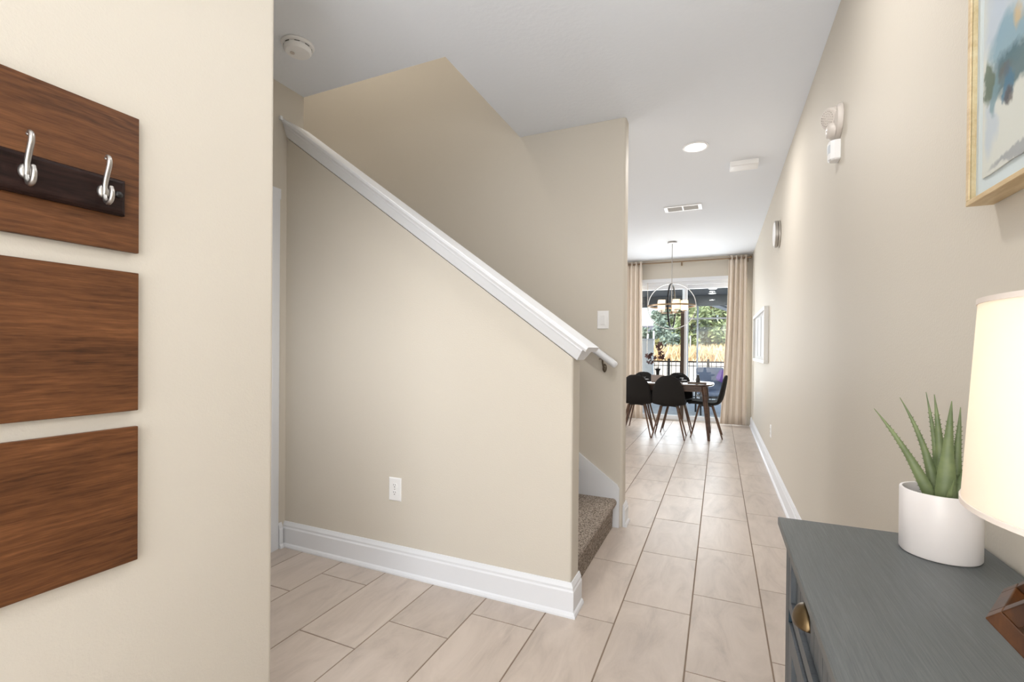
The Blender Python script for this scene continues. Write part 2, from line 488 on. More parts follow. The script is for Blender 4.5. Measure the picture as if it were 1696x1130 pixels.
# ------------------------------------------------------------------ mesh helpers
class MB:
    def __init__(s):
        s.v, s.f = [], []

    def add(s, vs, fs, mat=None):
        o = len(s.v)
        s.v += [tuple((mat @ Vector(p)) if mat else p) for p in vs]
        s.f += [tuple(i+o for i in f) for f in fs]
        return s

    def box(s, x0, x1, y0, y1, z0, z1, mat=None):
        vs = [(x, y, z) for z in (z0, z1) for y in (y0, y1) for x in (x0, x1)]
        return s.add(vs, [(0, 2, 3, 1), (4, 5, 7, 6), (0, 1, 5, 4), (2, 6, 7, 3), (0, 4, 6, 2), (1, 3, 7, 5)], mat)

    def cbox(s, x0, x1, y0, y1, z0, z1, c=.003, mat=None):
        # box with chamfered top and bottom edges
        vs = []
        for z, k in ((z0, c), (z0+c, 0), (z1-c, 0), (z1, c)):
            vs += [(x0+k, y0+k, z), (x1-k, y0+k, z), (x1-k, y1-k, z), (x0+k, y1-k, z)]
        fs = [(3, 2, 1, 0), (12, 13, 14, 15)]
        for l in range(3):
            for i in range(4):
                j = (i+1) % 4
                fs.append((l*4+i, l*4+j, l*4+4+j, l*4+4+i))
        return s.add(vs, fs, mat)

    def prism(s, pts, a0, a1, axis='z', mat=None):
        # polygon pts (2D, counter-clockwise) swept along an axis; a0 and a1 may be functions of the 2D point
        n = len(pts)
        vs = []
        for a in (a0, a1):
            for p in pts:
                t = a(p) if callable(a) else a
                vs.append((p[0], p[1], t) if axis == 'z' else (t, p[0], p[1]) if axis == 'x' else (p[0], t, p[1]))
        fs = [tuple(range(n-1, -1, -1)), tuple(range(n, 2*n))]
        fs += [(i, (i+1) % n, n+(i+1) % n, n+i) for i in range(n)]
        if axis == 'y':
            fs = [tuple(reversed(f)) for f in fs]
        return s.add(vs, fs, mat)

    def lathe(s, prof, n=24, mat=None, cap=True):
        vs, fs = [], []
        for r, z in prof:
            for i in range(n):
                a = 2*PI*i/n
                vs.append((r*math.cos(a), r*math.sin(a), z))
        for l in range(len(prof)-1):
            for i in range(n):
                j = (i+1) % n
                fs.append((l*n+i, l*n+j, (l+1)*n+j, (l+1)*n+i))
        if cap:
            fs.append(tuple(range(n-1, -1, -1)))
            fs.append(tuple((len(prof)-1)*n+i for i in range(n)))
        return s.add(vs, fs, mat)

    def tube(s, path, rad, n=10, closed=False, mat=None, sx=1, sy=1):
        path = [Vector(p) for p in path]
        m = len(path)
        vs, fs = [], []
        prev = None
        for k, p in enumerate(path):
            if closed:
                t = (path[(k+1) % m]-path[k-1]).normalized()
            else:
                t = (path[min(k+1, m-1)]-path[max(k-1, 0)]).normalized()
            if prev is None:
                u = t.orthogonal().normalized()
                if abs(t.z) < .9:
                    u = (Vector((0, 0, 1))-t*t.z).normalized()
            else:
                u = (prev-t*prev.dot(t)).normalized()
            prev = u
            w = t.cross(u)
            r = rad[k] if isinstance(rad, (list, tuple)) else rad
            for i in range(n):
                a = 2*PI*i/n
                vs.append(tuple(p+u*math.cos(a)*r*sx+w*math.sin(a)*r*sy))
        for k in range(m if closed else m-1):
            for i in range(n):
                j = (i+1) % n
                k2 = (k+1) % m
                fs.append((k*n+i, k*n+j, k2*n+j, k2*n+i))
        if not closed:
            fs.append(tuple(range(n-1, -1, -1)))
            fs.append(tuple((m-1)*n+i for i in range(n)))
        return s.add(vs, fs, mat)

    def ball(s, c, r, n=12, sc=(1, 1, 1)):
        prof = [(max(1e-4, math.sin(PI*i/8))*r, -math.cos(PI*i/8)*r) for i in range(9)]
        m = Matrix.Translation(c) @ Matrix.Diagonal((sc[0], sc[1], sc[2], 1))
        return s.lathe(prof, n, m)

    def mesh(s, name, mat, smooth=False):
        me = bpy.data.meshes.new(name)
        me.from_pydata(s.v, [], s.f)
        me.materials.append(mat)
        me.validate()
        if smooth:
            me.polygons.foreach_set('use_smooth', [True]*len(me.polygons))
            me.set_sharp_from_angle(angle=R(40)) if hasattr(me, 'set_sharp_from_angle') else None
        me.update()
        return me

    def obj(s, name, mat, parent=None, smooth=False, loc=None, bevel=0, seg=2):
        o = bpy.data.objects.new(name, s.mesh(name, mat, smooth))
        COL.objects.link(o)
        if parent:
            o.parent = parent
        if loc:
            o.location = loc
        if bevel:
            b = o.modifiers.new('bevel', 'BEVEL')
            b.width = bevel
            b.segments = seg
            b.limit_method = 'ANGLE'
            b.angle_limit = R(40)
        return o

def thing(name, label, cat, loc=(0, 0, 0), rz=0, group=None):
    o = bpy.data.objects.new(name, None)
    o.empty_display_size = .05
    COL.objects.link(o)
    o.location = loc
    o.rotation_euler = (0, 0, rz)
    o['label'], o['category'] = label, cat
    if group:
        o['group'] = group
    return o

def tag(o, label, cat, group=None):
    o['label'], o['category'] = label, cat
    if group:
        o['group'] = group
    return o

def struct(o):
    o['kind'] = 'structure'
    return o

def dup(root, label=None, loc=None, rz=None):
    r = root.copy()
    COL.objects.link(r)
    if label:
        r['label'] = label
    if loc is not None:
        r.location = loc
    if rz is not None:
        r.rotation_euler = (0, 0, rz)
    for ch in root.children:
        c = ch.copy()
        COL.objects.link(c)
        c.parent = r
        for g in ch.children:
            d = g.copy()
            COL.objects.link(d)
            d.parent = c
    return r

def rrect(x0, x1, y0, y1, r=(.018, .018, .018, .018), n=5):
    # rounded rectangle, corners in order (x0,y0) (x1,y0) (x1,y1) (x0,y1)
    pts = []
    for (cx, cy, a0), rr in zip([(x0, y0, PI), (x1, y0, 1.5*PI), (x1, y1, 0), (x0, y1, .5*PI)], r):
        if rr == 0:
            pts.append((cx, cy))
            continue
        ox = cx+rr if cx == x0 else cx-rr
        oy = cy+rr if cy == y0 else cy-rr
        for i in range(n+1):
            a = a0+.5*PI*i/n
            pts.append((ox+rr*math.cos(a), oy+rr*math.sin(a)))
    return pts

# ------------------------------------------------------------------ dimensions (metres)
H = 2.74                   # ceiling
XR = .476                  # right wall
XL = -1.254                 # left foreground wall
YL = 1.022                 # its far end
YK, YK2 = 2.0115, 2.133    # knee wall faces
YB = 3.155                 # back wall of the stairs
XS = -2.373                # side wall with the door
XO = -1.348                # right edge of the stairwell opening
XKE = -.594                # end of the knee wall
XBE = -.582                # end of the back wall
YF = 8.36                  # far wall
X0L = -4.6
Y0 = -1.2

# ------------------------------------------------------------------ floor
floor = struct(MB().box(X0L, XR, Y0, YF, -.12, -.0025).obj('floor', M_GROUT))
TW, TL, G = .2992, .5984, .0055
tile_cache = {}
offs = [.236, .046, .445]
n_tiles = 0
def tile(x0, x1, y0, y1):
    global n_tiles
    key = (round(x1-x0, 3), round(y1-y0, 3))
    if key not in tile_cache:
        tile_cache[key] = MB().cbox(0, x1-x0, 0, y1-y0, -.01, 0, .0012).mesh('tile', M_TILE)
    o = bpy.data.objects.new('tile', tile_cache[key])
    COL.objects.link(o)
    o.parent = floor
    o.location = (x0, y0, 0)
    n_tiles += 1
for j in range(0, 16):
    cx1 = .1932+TW*(1-j)
    cx0 = cx1-TW
    x0, x1 = cx0+G/2, min(cx1-G/2, XR-.002)
    if x1-x0 < .02:
        continue
    k = -3
    while True:
        y0 = offs[j % 3]+k*TL
        k += 1
        if y0 > YF:
            break
        y1 = y0+TL
        a0, a1 = max(y0+G/2, -.45), min(y1-G/2, YF-.004)
        if a1-a0 < .03:
            continue
        mid = (x0+x1)/2
        # rooms that show: hall, the nook before the knee wall, and the dining end
        if mid < XL and a1 < YL-.05:
            continue
        if mid < XS-.1 and a0 < YB+.1:
            continue
        if mid < XBE-.2 and YK2 < a0 and a1 < YB:
            continue
        if mid < -3.2:
            continue
        tile(x0, x1, a0, a1)

# ------------------------------------------------------------------ walls and ceiling
ce = MB()
ce.box(XO, XR, Y0, YF, H, H+.3)
ce.box(X0L, XO, Y0, YK2, H, H+.3)
ce.box(X0L, XO, YB+.1205, YF, H, H+.3)
struct(ce.obj('ceiling', M_CEIL))
struct(MB().box(X0L, XO, YK2-.1, YB+.1, 5.2, 5.3).obj('ceiling_upstairs', M_CEIL))
struct(MB().box(XR, XR+.12, Y0-.12, YF+.12, -.1, H).obj('wall_right', M_WALL))
struct(MB().prism(rrect(X0L, XL, Y0, YL, (0, 0, .018, 0)), -.1, H).obj('wall_left', M_WALL, smooth=True))
struct(MB().box(X0L, XS, YL, YK2, -.1, H).obj('wall_side', M_WALL))
cap_z = lambda x: 1.153+.7243*(XKE-x)
struct(MB().prism(rrect(XS, XKE, YK, YK2, (0, .012, .012, 0)), 0, lambda p: cap_z(p[0])-.004).obj('wall_knee', M_WALL, smooth=True))
struct(MB().prism(rrect(XO, XBE, YB, YB+.12, (0, .02, .02, 0)), -.1, H-.0005).obj('wall_stairwell', M_WALL, smooth=True))
up_ = MB()
up_.box(X0L, XO, YB, YB+.12, 0, 5.2)
struct(up_.obj('wall_stairwell_upper', M_WALL))
struct(MB().box(X0L, XO, YK2-.12, YK2, H+.3, 5.2).obj('wall_upstairs_near', M_WALL))
struct(MB().box(XO, XO+.12, YK2-.12, YB+.12, H+.3, 5.2).obj('wall_upstairs_end', M_WALL))
struct(MB().box(X0L-.12, X0L, Y0, YF, -.1, 5.3).obj('wall_living', M_WALL))
# back wall with the front door opening
bw = MB()
bw.box(X0L, -1.02, Y0-.12, Y0, -.1, H)
bw.box(.10, XR, Y0-.12, Y0, -.1, H)
bw.box(-1.02, .10, Y0-.12, Y0, 2.1, H)
struct(bw.obj('wall_back', M_WALL))
# far wall with the slider opening
SX0, SX1, SZ = -1.45, .37, 2.385
fwl = MB()
fwl.box(X0L, SX0, YF, YF+.14, -.1, H)
fwl.box(SX1, XR, YF, YF+.14, -.1, H)
fwl.box(SX0, SX1, YF, YF+.14, SZ, H)
struct(fwl.obj('wall_far', M_WALL))

# front door (behind the camera), a glazed door leaf
d1 = struct(thing('door_1', '', ''))
for k in ('label', 'category'):
    del d1[k]
fd = MB()
fd.box(-1.0, -.78, Y0-.08, Y0-.03, 0, 2.08); fd.box(-.14, .08, Y0-.08, Y0-.03, 0, 2.08)
fd.box(-.78, -.14, Y0-.08, Y0-.03, 0, .3); fd.box(-.78, -.14, Y0-.08, Y0-.03, 1.9, 2.08)
fd.obj('door_leaf', M_TRIM, d1)
MB().box(-.78, -.14, Y0-.06, Y0-.05, .3, 1.9).obj('pane', M_GLASS, d1)

# door in the side wall: only its casing shows past the left wall
d2 = struct(thing('door_2', '', ''))
for k in ('label', 'category'):
    del d2[k]
MB().prism([(XS, 1.925), (XS+.017, 1.885), (XS+.017, 1.912), (XS+.011, 1.958), (XS, 1.962)][::-1], 0, 2.075).obj('casing', M_TRIM, d2)
MB().box(XS, XS+.014, 1.13, 1.962, 2.055, 2.115).obj('casing_head', M_TRIM, d2)
MB().box(XS, XS+.006, 1.13, 1.885, 0.005, 2.055).obj('door_leaf', M_TRIM, d2)

# baseboards
HB = .148
def base_prof(hb=HB):
    return [(0, 0), (.026, 0), (.026, .008), (.022, .018), (.016, .024), (.016, hb-.038), (.012, hb-.030), (.012, hb-.020), (.007, hb-.008), (.004, hb), (0, hb)]

def baseboard(name, path, hb=HB):
    """profile swept along a floor path of (x, y); the room is on the right of the direction of travel"""
    pr = base_prof(hb)
    n = len(pr)
    vs, fs = [], []
    P = [Vector(p).to_2d() if len(p) == 2 else Vector(p) for p in path]
    for k, p in enumerate(P):
        def nrm(a, b):
            d = (b-a).normalized()
            return Vector((d.y, -d.x))
        if k == 0:
            nn = nrm(P[0], P[1])
        elif k == len(P)-1:
            nn = nrm(P[-2], P[-1])
        else:
            a, b = nrm(P[k-1], p), nrm(p, P[k+1])
            nn = (a+b)/(1+a.dot(b))
        for o, z in pr:
            vs.append((p.x+nn.x*o, p.y+nn.y*o, z))
    for k in range(len(P)-1):
        for i in range(n):
            j = (i+1) % n
            fs.append((k*n+i, k*n+j, (k+1)*n+j, (k+1)*n+i))
    fs.append(tuple(range(n)))
    fs.append(tuple(reversed([(len(P)-1)*n+i for i in range(n)])))
    o = struct(MB().add(vs, fs).obj(name, M_TRIM))
    return o
baseboard('baseboard_right', [(XR, YF-.02), (XR, 1.19)][::-1][::-1])
baseboard('baseboard_knee', [(XS, YK), (XKE, YK), (XKE, YK2+.002)])
baseboard('baseboard_side', [(XS, 1.962), (XS, YK-.026)])
baseboard('baseboard_stairwell', [(XBE, YB+.012), (XBE, YB+.12), (-3.0, YB+.12)])
baseboard('baseboard_left', [(XL, -.4), (XL, YL)])

# knee wall cap: crown profile on both sides and a flat board on top, swept along the slope
th = math.atan(.7243)
ux, uz = math.cos(th), -math.sin(th)        # down the slope, towards the hall
nx, nz = math.sin(th), math.cos(th)
crown = [(0, 0), (-.004, .004), (-.024, .044), (-.028, .049), (-.028, .057)]
board = [(-.030, .057), (-.034, .060), (-.036, .064), (-.040, .067), (-.040, .078), (-.036, .082)]
capm = MB()
for half, s_end in ((crown, .022), (board, .038)):
    full = [(YK+a, b) for a, b in half] + [(YK2-a, b) for a, b in reversed(half)]
    vs = []
    for yy, b in full:          # left end: cut flush with the side wall
        s = (XS+.002-(XKE+nx*b))/ux
        vs.append((XKE+nx*b+ux*s, yy, 1.153+nz*b+uz*s))
    for yy, b in full:
        vs.append((XKE+nx*b+ux*s_end, yy, 1.153+nz*b+uz*s_end))
    n = len(full)
    fs = [tuple(range(n)), tuple(range(2*n-1, n-1, -1))] + [(i, n+i, n+(i+1) % n, (i+1) % n) for i in range(n)]
    capm.add(vs, fs)
struct(capm.obj('trim_1', M_TRIM))
# little return of the cap on the side wall
struct(MB().box(XS, XS+.016, YK-.058, YK-.0425, cap_z(XS)+.080, cap_z(XS)+.102).obj('trim_2', M_TRIM))

# ------------------------------------------------------------------ stairs
st = thing('staircase', 'taupe carpeted staircase rising to the left behind the sloped half wall', 'staircase', (-.62, (YK2+YB)/2, 0))
RISE, RUN, NS = .19, .2575, 14
for k in range(NS):
    x = -.012-k*RUN
    z1 = (k+1)*RISE+.004
    pts = [(x-RUN-.03, z1-RISE-.001 if k else 0), (x-.012, z1-RISE-.001 if k else 0), (x-.008, z1-.055)]
    for i in range(7):
        a = -PI/2+PI*i/6*.95
        pts.append((x-.008+.027*math.cos(a)*.9, z1-.027+.027*math.sin(a)))
    pts.append((x-RUN-.03, z1))
    hw = (YB-YK2)/2-.004
    m = MB()
    m.prism(pts, -hw, hw-.018, 'y')
    m.obj('carpeted_step', M_CARPET, st, smooth=True)
sk = MB()
sl = RISE/RUN
skp = [(.018, 0), (.018, .262), (.006, .283), (-.006, .292)]
skp += [(-3.6, .292+3.594*.7243), (-3.6, .02+3.4*.7243-.25), (-.3, 0)]
hwY = (YB-YK2)/2
sk.prism(skp, hwY-.018, hwY-.001, 'y')
sk.obj('skirtboard', M_TRIM, st)

hr = thing('handrail', 'white round wall handrail on the stairwell wall, lower end beside the light switch', 'handrail', (-.616, YB-.07, 1.083))
dirv = Vector((-1, 0, .7243)).normalized()
path = [dirv*t for t in (0, .006, .015, .04, .5, 1.5, 3.2)]
MB().tube(path, [.012, .019, .022, .0225, .0225, .0225, .0225], 16, sx=1.05, sy=.95).obj('rail', M_TRIM, hr, smooth=True)
for t in (.115, 1.3, 2.6):
    p = dirv*t
    b = MB()
    b.tube([p+Vector((0, 0, -.02)), p+Vector((0, .004, -.05)), p+Vector((0, .030, -.078)), p+Vector((0, .062, -.082))], .006, 8)
    b.box(p.x-.022, p.x+.022, p.y-.009, p.y+.009, p.z-.026, p.z-.020)
    b.lathe([(.019, 0), (.019, .004), (.012, .009)], 14, Matrix.Translation(p+Vector((0, .0695, -.085))) @ Matrix.Rotation(PI/2, 4, 'X') @ Matrix.Diagonal((.8, 1.5, 1, 1)))
    b.obj('bracket', M_BRONZE, hr, smooth=True)

# ------------------------------------------------------------------ slider (far wall)
sd = struct(thing('door_3', '', ''))
for k in ('label', 'category'):
    del sd[k]
f = MB()
f.box(SX0, SX1, YF+.02, YF+.12, SZ-.085, SZ)
f.box(SX0, SX0+.05, YF+.02, YF+.12, 0, SZ-.085)
f.box(SX1-.05, SX1, YF+.02, YF+.12, 0, SZ-.085)
f.obj('slider_frame', M_TRIM, sd)
MB().box(SX0, SX1, YF+.02, YF+.12, -.002, .022).obj('threshold', M_STEEL, sd)
f = MB()
f.box(SX0-.03, SX1+.03, YF-.012, YF+.02, SZ-.03, SZ+.03)
f.obj('head_casing', M_TRIM, sd)
for i, (a, b_, yy) in enumerate(((SX0+.05, -.50, YF+.035), (-.58, SX1-.05, YF+.075))):
    w = .045
    s = MB()
    s.box(a, a+w, yy, yy+.03, .022, SZ-.085)
    s.box(b_-w, b_, yy, yy+.03, .022, SZ-.085)
    s.box(a+w, b_-w, yy, yy+.03, .022, .09)
    s.box(a+w, b_-w, yy, yy+.03, SZ-.15, SZ-.085)
    so = s.obj('sash', M_TRIM, sd)
    MB().box(a+w, b_-w, yy+.012, yy+.018, .09, SZ-.15).obj('pane', M_GLASS, so)
MB().box(-.60, -.545, YF+.022, YF+.034, .03, SZ-.45).obj('sash_stile', M_STILE, sd)
MB().tube([(-1.14, YF-.02, 2.36), (-1.14, YF-.02, 1.10)], .004, 8).obj('blind_wand', M_PLASTIC2, sd)

# ------------------------------------------------------------------ left wall: three walnut boards and the coat rack
BX = XL+.018
for z0, z1, lab in ((1.4008, 1.7125, 'walnut veneer square board, topmost of three, behind the dark coat rack'),
                    (1.0364, 1.3549, 'plain walnut veneer square board in the middle of the three on the wall'),
                    (0.6879, 0.9996, 'plain walnut veneer square board, lowest of the three on the wall')):
    b = thing('wall_board', lab, 'wall board', (XL, .4407, (z0+z1)/2), group='walnut boards on the left wall')
    hz = (z1-z0)/2
    MB().cbox(.007, .018, -.202, .202, -hz, hz, .001).obj('board', M_BOARD, b)
    MB().box(.0005, .007, -.15, .15, -hz+.05, hz-.05).obj('mounting_block', M_PLASTIC, b)
rk = thing('coat_rack', 'espresso wooden coat rack with satin nickel hooks on the topmost walnut board', 'coat rack', (BX+.001, .4407, 1.516))
rk.scale = (.9087,)*3
vs = []
m = MB()
hy, hz_ = .185, .0435
for x, k in ((0, 0), (.012, 0), (.018, .004), (.020, .010)):
    vs += [(x, -hy+k, -hz_+k), (x, hy-k, -hz_+k), (x, hy-k, hz_-k), (x, -hy+k, hz_-k)]
fs = [(3, 2, 1, 0), (12, 13, 14, 15)] + [(l*4+i, l*4+(i+1) % 4, l*4+4+(i+1) % 4, l*4+4+i) for l in range(3) for i in range(4)]
m.add(vs, fs)
m.obj('back_plate', M_RACK, rk)
def catmull(P, n=6):
    out = []
    P = [Vector(p) for p in P]
    for i in range(len(P)-1):
        p0, p1, p2, p3 = P[max(i-1, 0)], P[i], P[i+1], P[min(i+2, len(P)-1)]
        for k in range(n):
            t = k/n
            out.append(.5*((2*p1)+(p2-p0)*t+(2*p0-5*p1+4*p2-p3)*t*t+(3*p1-p0-3*p2+p3)*t**3))
    out.append(P[-1])
    return out
for hy in (-.136, 0, .136):
    h = MB()
    h.lathe([(.0125, 0), (.0125, .003), (.0105, .007), (.0075, .009)], 20, Matrix.Translation((.020, hy, .002)) @ Matrix.Rotation(PI/2, 4, 'Y') @ Matrix.Diagonal((1.3, .95, 1, 1)))
    ho = h.obj('hook', M_NICKEL, rk, smooth=True)
    u = MB()
    p = catmull([(.026, hy, -.014), (.029, hy, .000), (.030, hy, .018), (.038, hy, .040), (.047, hy, .060), (.048, hy, .074), (.042, hy, .081), (.036, hy, .078)])
    u.tube(p, [.0042+.0014*math.sin(PI*i/(len(p)-1)) for i in range(len(p))], 12)
    u.ball((.036, hy, .078), .0048)
    u.obj('upper_prong', M_NICKEL, ho, smooth=True)
    u = MB()
    p = catmull([(.027, hy, .006), (.028, hy, -.008), (.033, hy, -.021), (.044, hy, -.027), (.056, hy, -.020), (.060, hy, -.004), (.056, hy, .007)])
    u.tube(p, [.0042+.0012*math.sin(PI*i/(len(p)-1)) for i in range(len(p))], 12)
    u.ball((.056, hy, .007), .0046)
    u.obj('lower_prong', M_NICKEL, ho, smooth=True)
for sy in (-1, 1):
    MB().ball((.022, sy*.167, .004), .0085, 14, (.8, 1, 1)).obj('screw_cover', M_BLACKPL, rk, smooth=True)

# ------------------------------------------------------------------ electrical plates
def plate(loc, rz, kind, label):
    t = thing('wall_outlet' if kind == 'outlet' else 'light_switch', label, 'outlet' if kind == 'outlet' else 'switch', loc, rz)
    m = MB()
    hw, hh = .039, .061
    vs = []
    for y, k in ((0, 0), (-.003, 0), (-.006, .004)):
        vs += [(-hw+k, y, -hh+k), (hw-k, y, -hh+k), (hw-k, y, hh-k), (-hw+k, y, hh-k)]
    m.add(vs, [(3, 2, 1, 0), (8, 9, 10, 11)] + [(l*4+i, l*4+(i+1) % 4, l*4+4+(i+1) % 4, l*4+4+i) for l in range(2) for i in range(4)])
    m.obj('plate', M_PLASTIC, t)
    if kind == 'outlet':
        for s in (-1, 1):
            q = MB()
            q.prism([(.0155*math.cos(2*PI*i/20), max(-.0125, min(.0125, .0165*math.sin(2*PI*i/20)))+s*.0195) for i in range(20)], -.0085, -.005, 'y')
            r = q.obj('receptacle', M_PLASTIC, t)
            sl_ = MB()
            sl_.box(-.0072, -.0052, -.0092, -.008, s*.0195+.001, s*.0195+.009)
            sl_.box(.0048, .0066, -.0092, -.008, s*.0195+.002, s*.0195+.009)
            sl_.lathe([(.0026, 0), (.0026, .001)], 10, Matrix.Translation((0, -.0082, s*.0195-.006)) @ Matrix.Rotation(PI/2, 4, 'X'))
            sl_.obj('slots', M_DARKSLOT, r)
        MB().lathe([(.003, 0), (.003, .001)], 10, Matrix.Translation((0, -.006, 0)) @ Matrix.Rotation(PI/2, 4, 'X')).obj('screw', M_NICKEL, t)
    else:
        q = MB()
        q.box(-.0185, .0185, -.0085, -.005, -.036, .036)
        r = q.obj('switch_surround', M_PLASTIC, t)
        v = [(-.0145, -.0085, -.032), (.0145, -.0085, -.032), (.0145, -.0085, .032), (-.0145, -.0085, .032),
             (-.0145, -.0105, -.031), (.0145, -.0105, -.031), (.0145, -.0145, .031), (-.0145, -.0145, .031)]
        MB().add(v, [(0, 1, 5, 4), (1, 2, 6, 5), (2, 3, 7, 6), (3, 0, 4, 7), (4, 5, 6, 7), (3, 2, 1, 0)]).obj('rocker', M_PLASTIC, r)
    return t
plate((-1.559, YK-.0005, .442), 0, 'outlet', 'white duplex outlet low on the sloped half wall of the stairs')
plate((-.723, YB-.0005, 1.392), 0, 'switch', 'white rocker light switch on the stairwell wall above the handrail end')
plate((XR-.0005, 5.26, .40), R(-90), 'outlet', 'small white outlet low on the right hallway wall beyond the dresser')

# ------------------------------------------------------------------ right wall devices
sr = thing('alarm_horn', 'beige alarm horn with round grille high on the right wall, above the motion sensor', 'alarm', (XR, 2.47, 2.195))
sr.scale = (.95, .86, .84)
pp = []
for i in range(28):
    a = 2*PI*i/28
    r = .088+.016*math.cos(2*a-.6)
    pp.append((r*.88*math.cos(a), r*1.12*math.sin(a)))
def ring(k, x):
    return [(x, -p[0]*k, p[1]*k) for p in pp]
def loft(layers):
    n = len(layers[0])
    m = MB()
    vs = [p for l in layers for p in l]
    fs = [(l*n+i, l*n+(i+1) % n, (l+1)*n+(i+1) % n, (l+1)*n+i) for l in range(len(layers)-1) for i in range(n)]
    fs += [tuple(range(n-1, -1, -1)), tuple((len(layers)-1)*n+i for i in range(n))]
    return m.add(vs, fs)
loft([ring(1, -.001), ring(1, -.012), ring(.93, -.022), ring(.6, -.030)]).obj('back_plate', M_PLASTIC2, sr, smooth=True)
loft([[(-.024-.03*k, -.052*c*q, -.035+.048*s_*q) for c, s_ in [(math.cos(2*PI*i/24), math.sin(2*PI*i/24)) for i in range(24)]] for k, q in ((0, 1), (.5, .92), (.85, .7), (1, .3))]).obj('lower_dome', M_PLASTIC2, sr, smooth=True)
mt = Matrix.Translation((-.016, 0, .030)) @ Matrix.Rotation(R(26), 4, 'Z') @ Matrix.Rotation(R(-98), 4, 'Y')
MB().lathe([(.058, 0), (.057, .022), (.054, .034), (.050, .036)], 28, mt).obj('horn_ring', M_PLASTIC2, sr, smooth=True)
g = MB()
g.lathe([(.047, .036), (.046, .040), (.030, .043), (.004, .044)], 28, mt)
go = g.obj('grille', M_PLASTIC2, sr, smooth=True)
hl = MB()
for rr, nn in ((.012, 6), (.024, 12), (.036, 18)):
    for i in range(nn):
        a = 2*PI*i/nn
        hl.lathe([(.0022, .0405), (.0022, .0447-.02*rr)], 6, mt @ Matrix.Translation((rr*math.cos(a), rr*math.sin(a), 0)))
ho = hl.obj('grille_holes', plain('grille_shadow', lin(176, 166, 156), .6), go)
ho['kind'] = 'stuff'
MB().box(-.024, -.016, -.070, -.055, .028, .046).obj('vent_slot', M_DARKSLOT, sr)
MB().ball((-.052, -.012, -.04), .004, 10).obj('indicator', M_DARKSLOT, sr, smooth=True)

pr_ = thing('motion_sensor', 'small white motion sensor box on the right wall, directly under the alarm horn', 'sensor', (XR, 2.478, 2.075))
pr_.scale = (1, 1, .86)
pts = [(0, -.032), (0, .032), (-.022, .032), (-.036, .022), (-.042, .008), (-.042, -.008), (-.036, -.022), (-.022, -.032)]
vs = [(x, y, z) for z, k in ((-.050, .85), (-.044, 1), (.044, 1), (.050, .94)) for x, y in [(p[0]*k-.0005, p[1]*k) for p in pts]]
n = 8
fs = [(l*n+(i+1) % n, l*n+i, (l+1)*n+i, (l+1)*n+(i+1) % n) for l in range(3) for i in range(n)] + [tuple(range(n)), tuple(reversed([3*n+i for i in range(n)]))]
MB().add(vs, fs).obj('housing', M_PLASTIC, pr_)
MB().prism([(-.0435, -.009), (-.0435, .009), (-.0375, .022), (-.0365, .022), (-.042, .008), (-.042, -.008), (-.0365, -.022), (-.0375, -.022)], -.012, .030).obj('lens', plain('sensor_lens', lin(206, 212, 218), .5), pr_)

dk = thing('round_wall_chime', 'round white disc with satin metal rim high on the right wall, seen edge-on', 'chime', (XR, 4.72, 2.222))
my = Matrix.Rotation(R(-90), 4, 'Y')
MB().lathe([(.112, .0005), (.118, .004), (.118, .016), (.112, .018)], 36, my).obj('back_ring', M_STEEL, dk, smooth=True)
MB().lathe([(.110, .018), (.117, .020), (.117, .040), (.110, .043)], 36, my).obj('rim', M_NICKEL, dk, smooth=True)
MB().lathe([(.108, .040), (.100, .046), (.05, .050), (.003, .051)], 36, my).obj('face', M_PLASTIC, dk, smooth=True)

# large framed watercolour
fr = thing('framed_art', 'large watercolour in a pale oak frame above the dresser', 'picture', (XR, .82, 1.90))
y0, y1, z0, z1 = -.36, .366, -.432, .45
def frame_bars(parent, mat, y0, y1, z0, z1, w, xb, xf, name='frame_bar'):
    for a, b, c, d in ((y0, y1, z0, z0+w), (y0, y1, z1-w, z1), (y0, y0+w, z0+w, z1-w), (y1-w, y1, z0+w, z1-w)):
        MB().cbox(xf, xb, a, b, c, d, .001).obj(name, mat, parent)
frame_bars(fr, M_OAK, y0, y1, z0, z1, .010, -.001, -.042)
MB().box(-.031, -.012, y0+.010, y1-.010, z0+.010, z1-.010).obj('mat_board', M_MAT, fr)
pa = MB()
random.seed(3)
def deckle(y0, y1, z0, z1, n=26, j=.0012):
    P = []
    for i in range(n):
        P.append((y0+(y1-y0)*i/n, z0+random.uniform(-j, j)))
    for i in range(n):
        P.append((y1+random.uniform(-j, j), z0+(z1-z0)*i/n))
    for i in range(n):
        P.append((y1-(y1-y0)*i/n, z1+random.uniform(-j, j)))
    for i in range(n):
        P.append((y0+random.uniform(-j, j), z1-(z1-z0)*i/n))
    return P
pa.prism([(y+.82, z+1.90) for y, z in deckle(y0+.05, y1-.042, z0+.04, z1-.05)], -.0345, -.0322, 'x')
pa.obj('painted_paper', M_ART, fr, loc=(0, -.82, -1.90))
MB().box(-.0395, -.0380, y0+.010, y1-.010, z0+.010, z1-.010).obj('glazing', M_GLASS, fr)

# white framed picture down the hall
f2 = thing('framed_picture', 'white framed picture of pale grey stripes far down the right wall', 'picture', (XR, 6.5, 1.36))
y0, y1, z0, z1 = -.86, .88, -.300, .312
frame_bars(f2, M_WHITEFRAME, y0, y1, z0, z1, .035, -.001, -.045)
MB().box(-.02, -.004, y0+.035, y1-.035, z0+.035, z1-.035).obj('mat_board', plain('grey_mat', lin(196, 196, 196), .7), f2)
for i in range(3):
    c = -.5+i*.5
    MB().box(-.024, -.020, c-.16, c+.16, z0+.07, z1-.07).obj('print', plain('grey_print', lin(214-12*i, 214-12*i, 216-12*i), .6, vary=.06), f2)

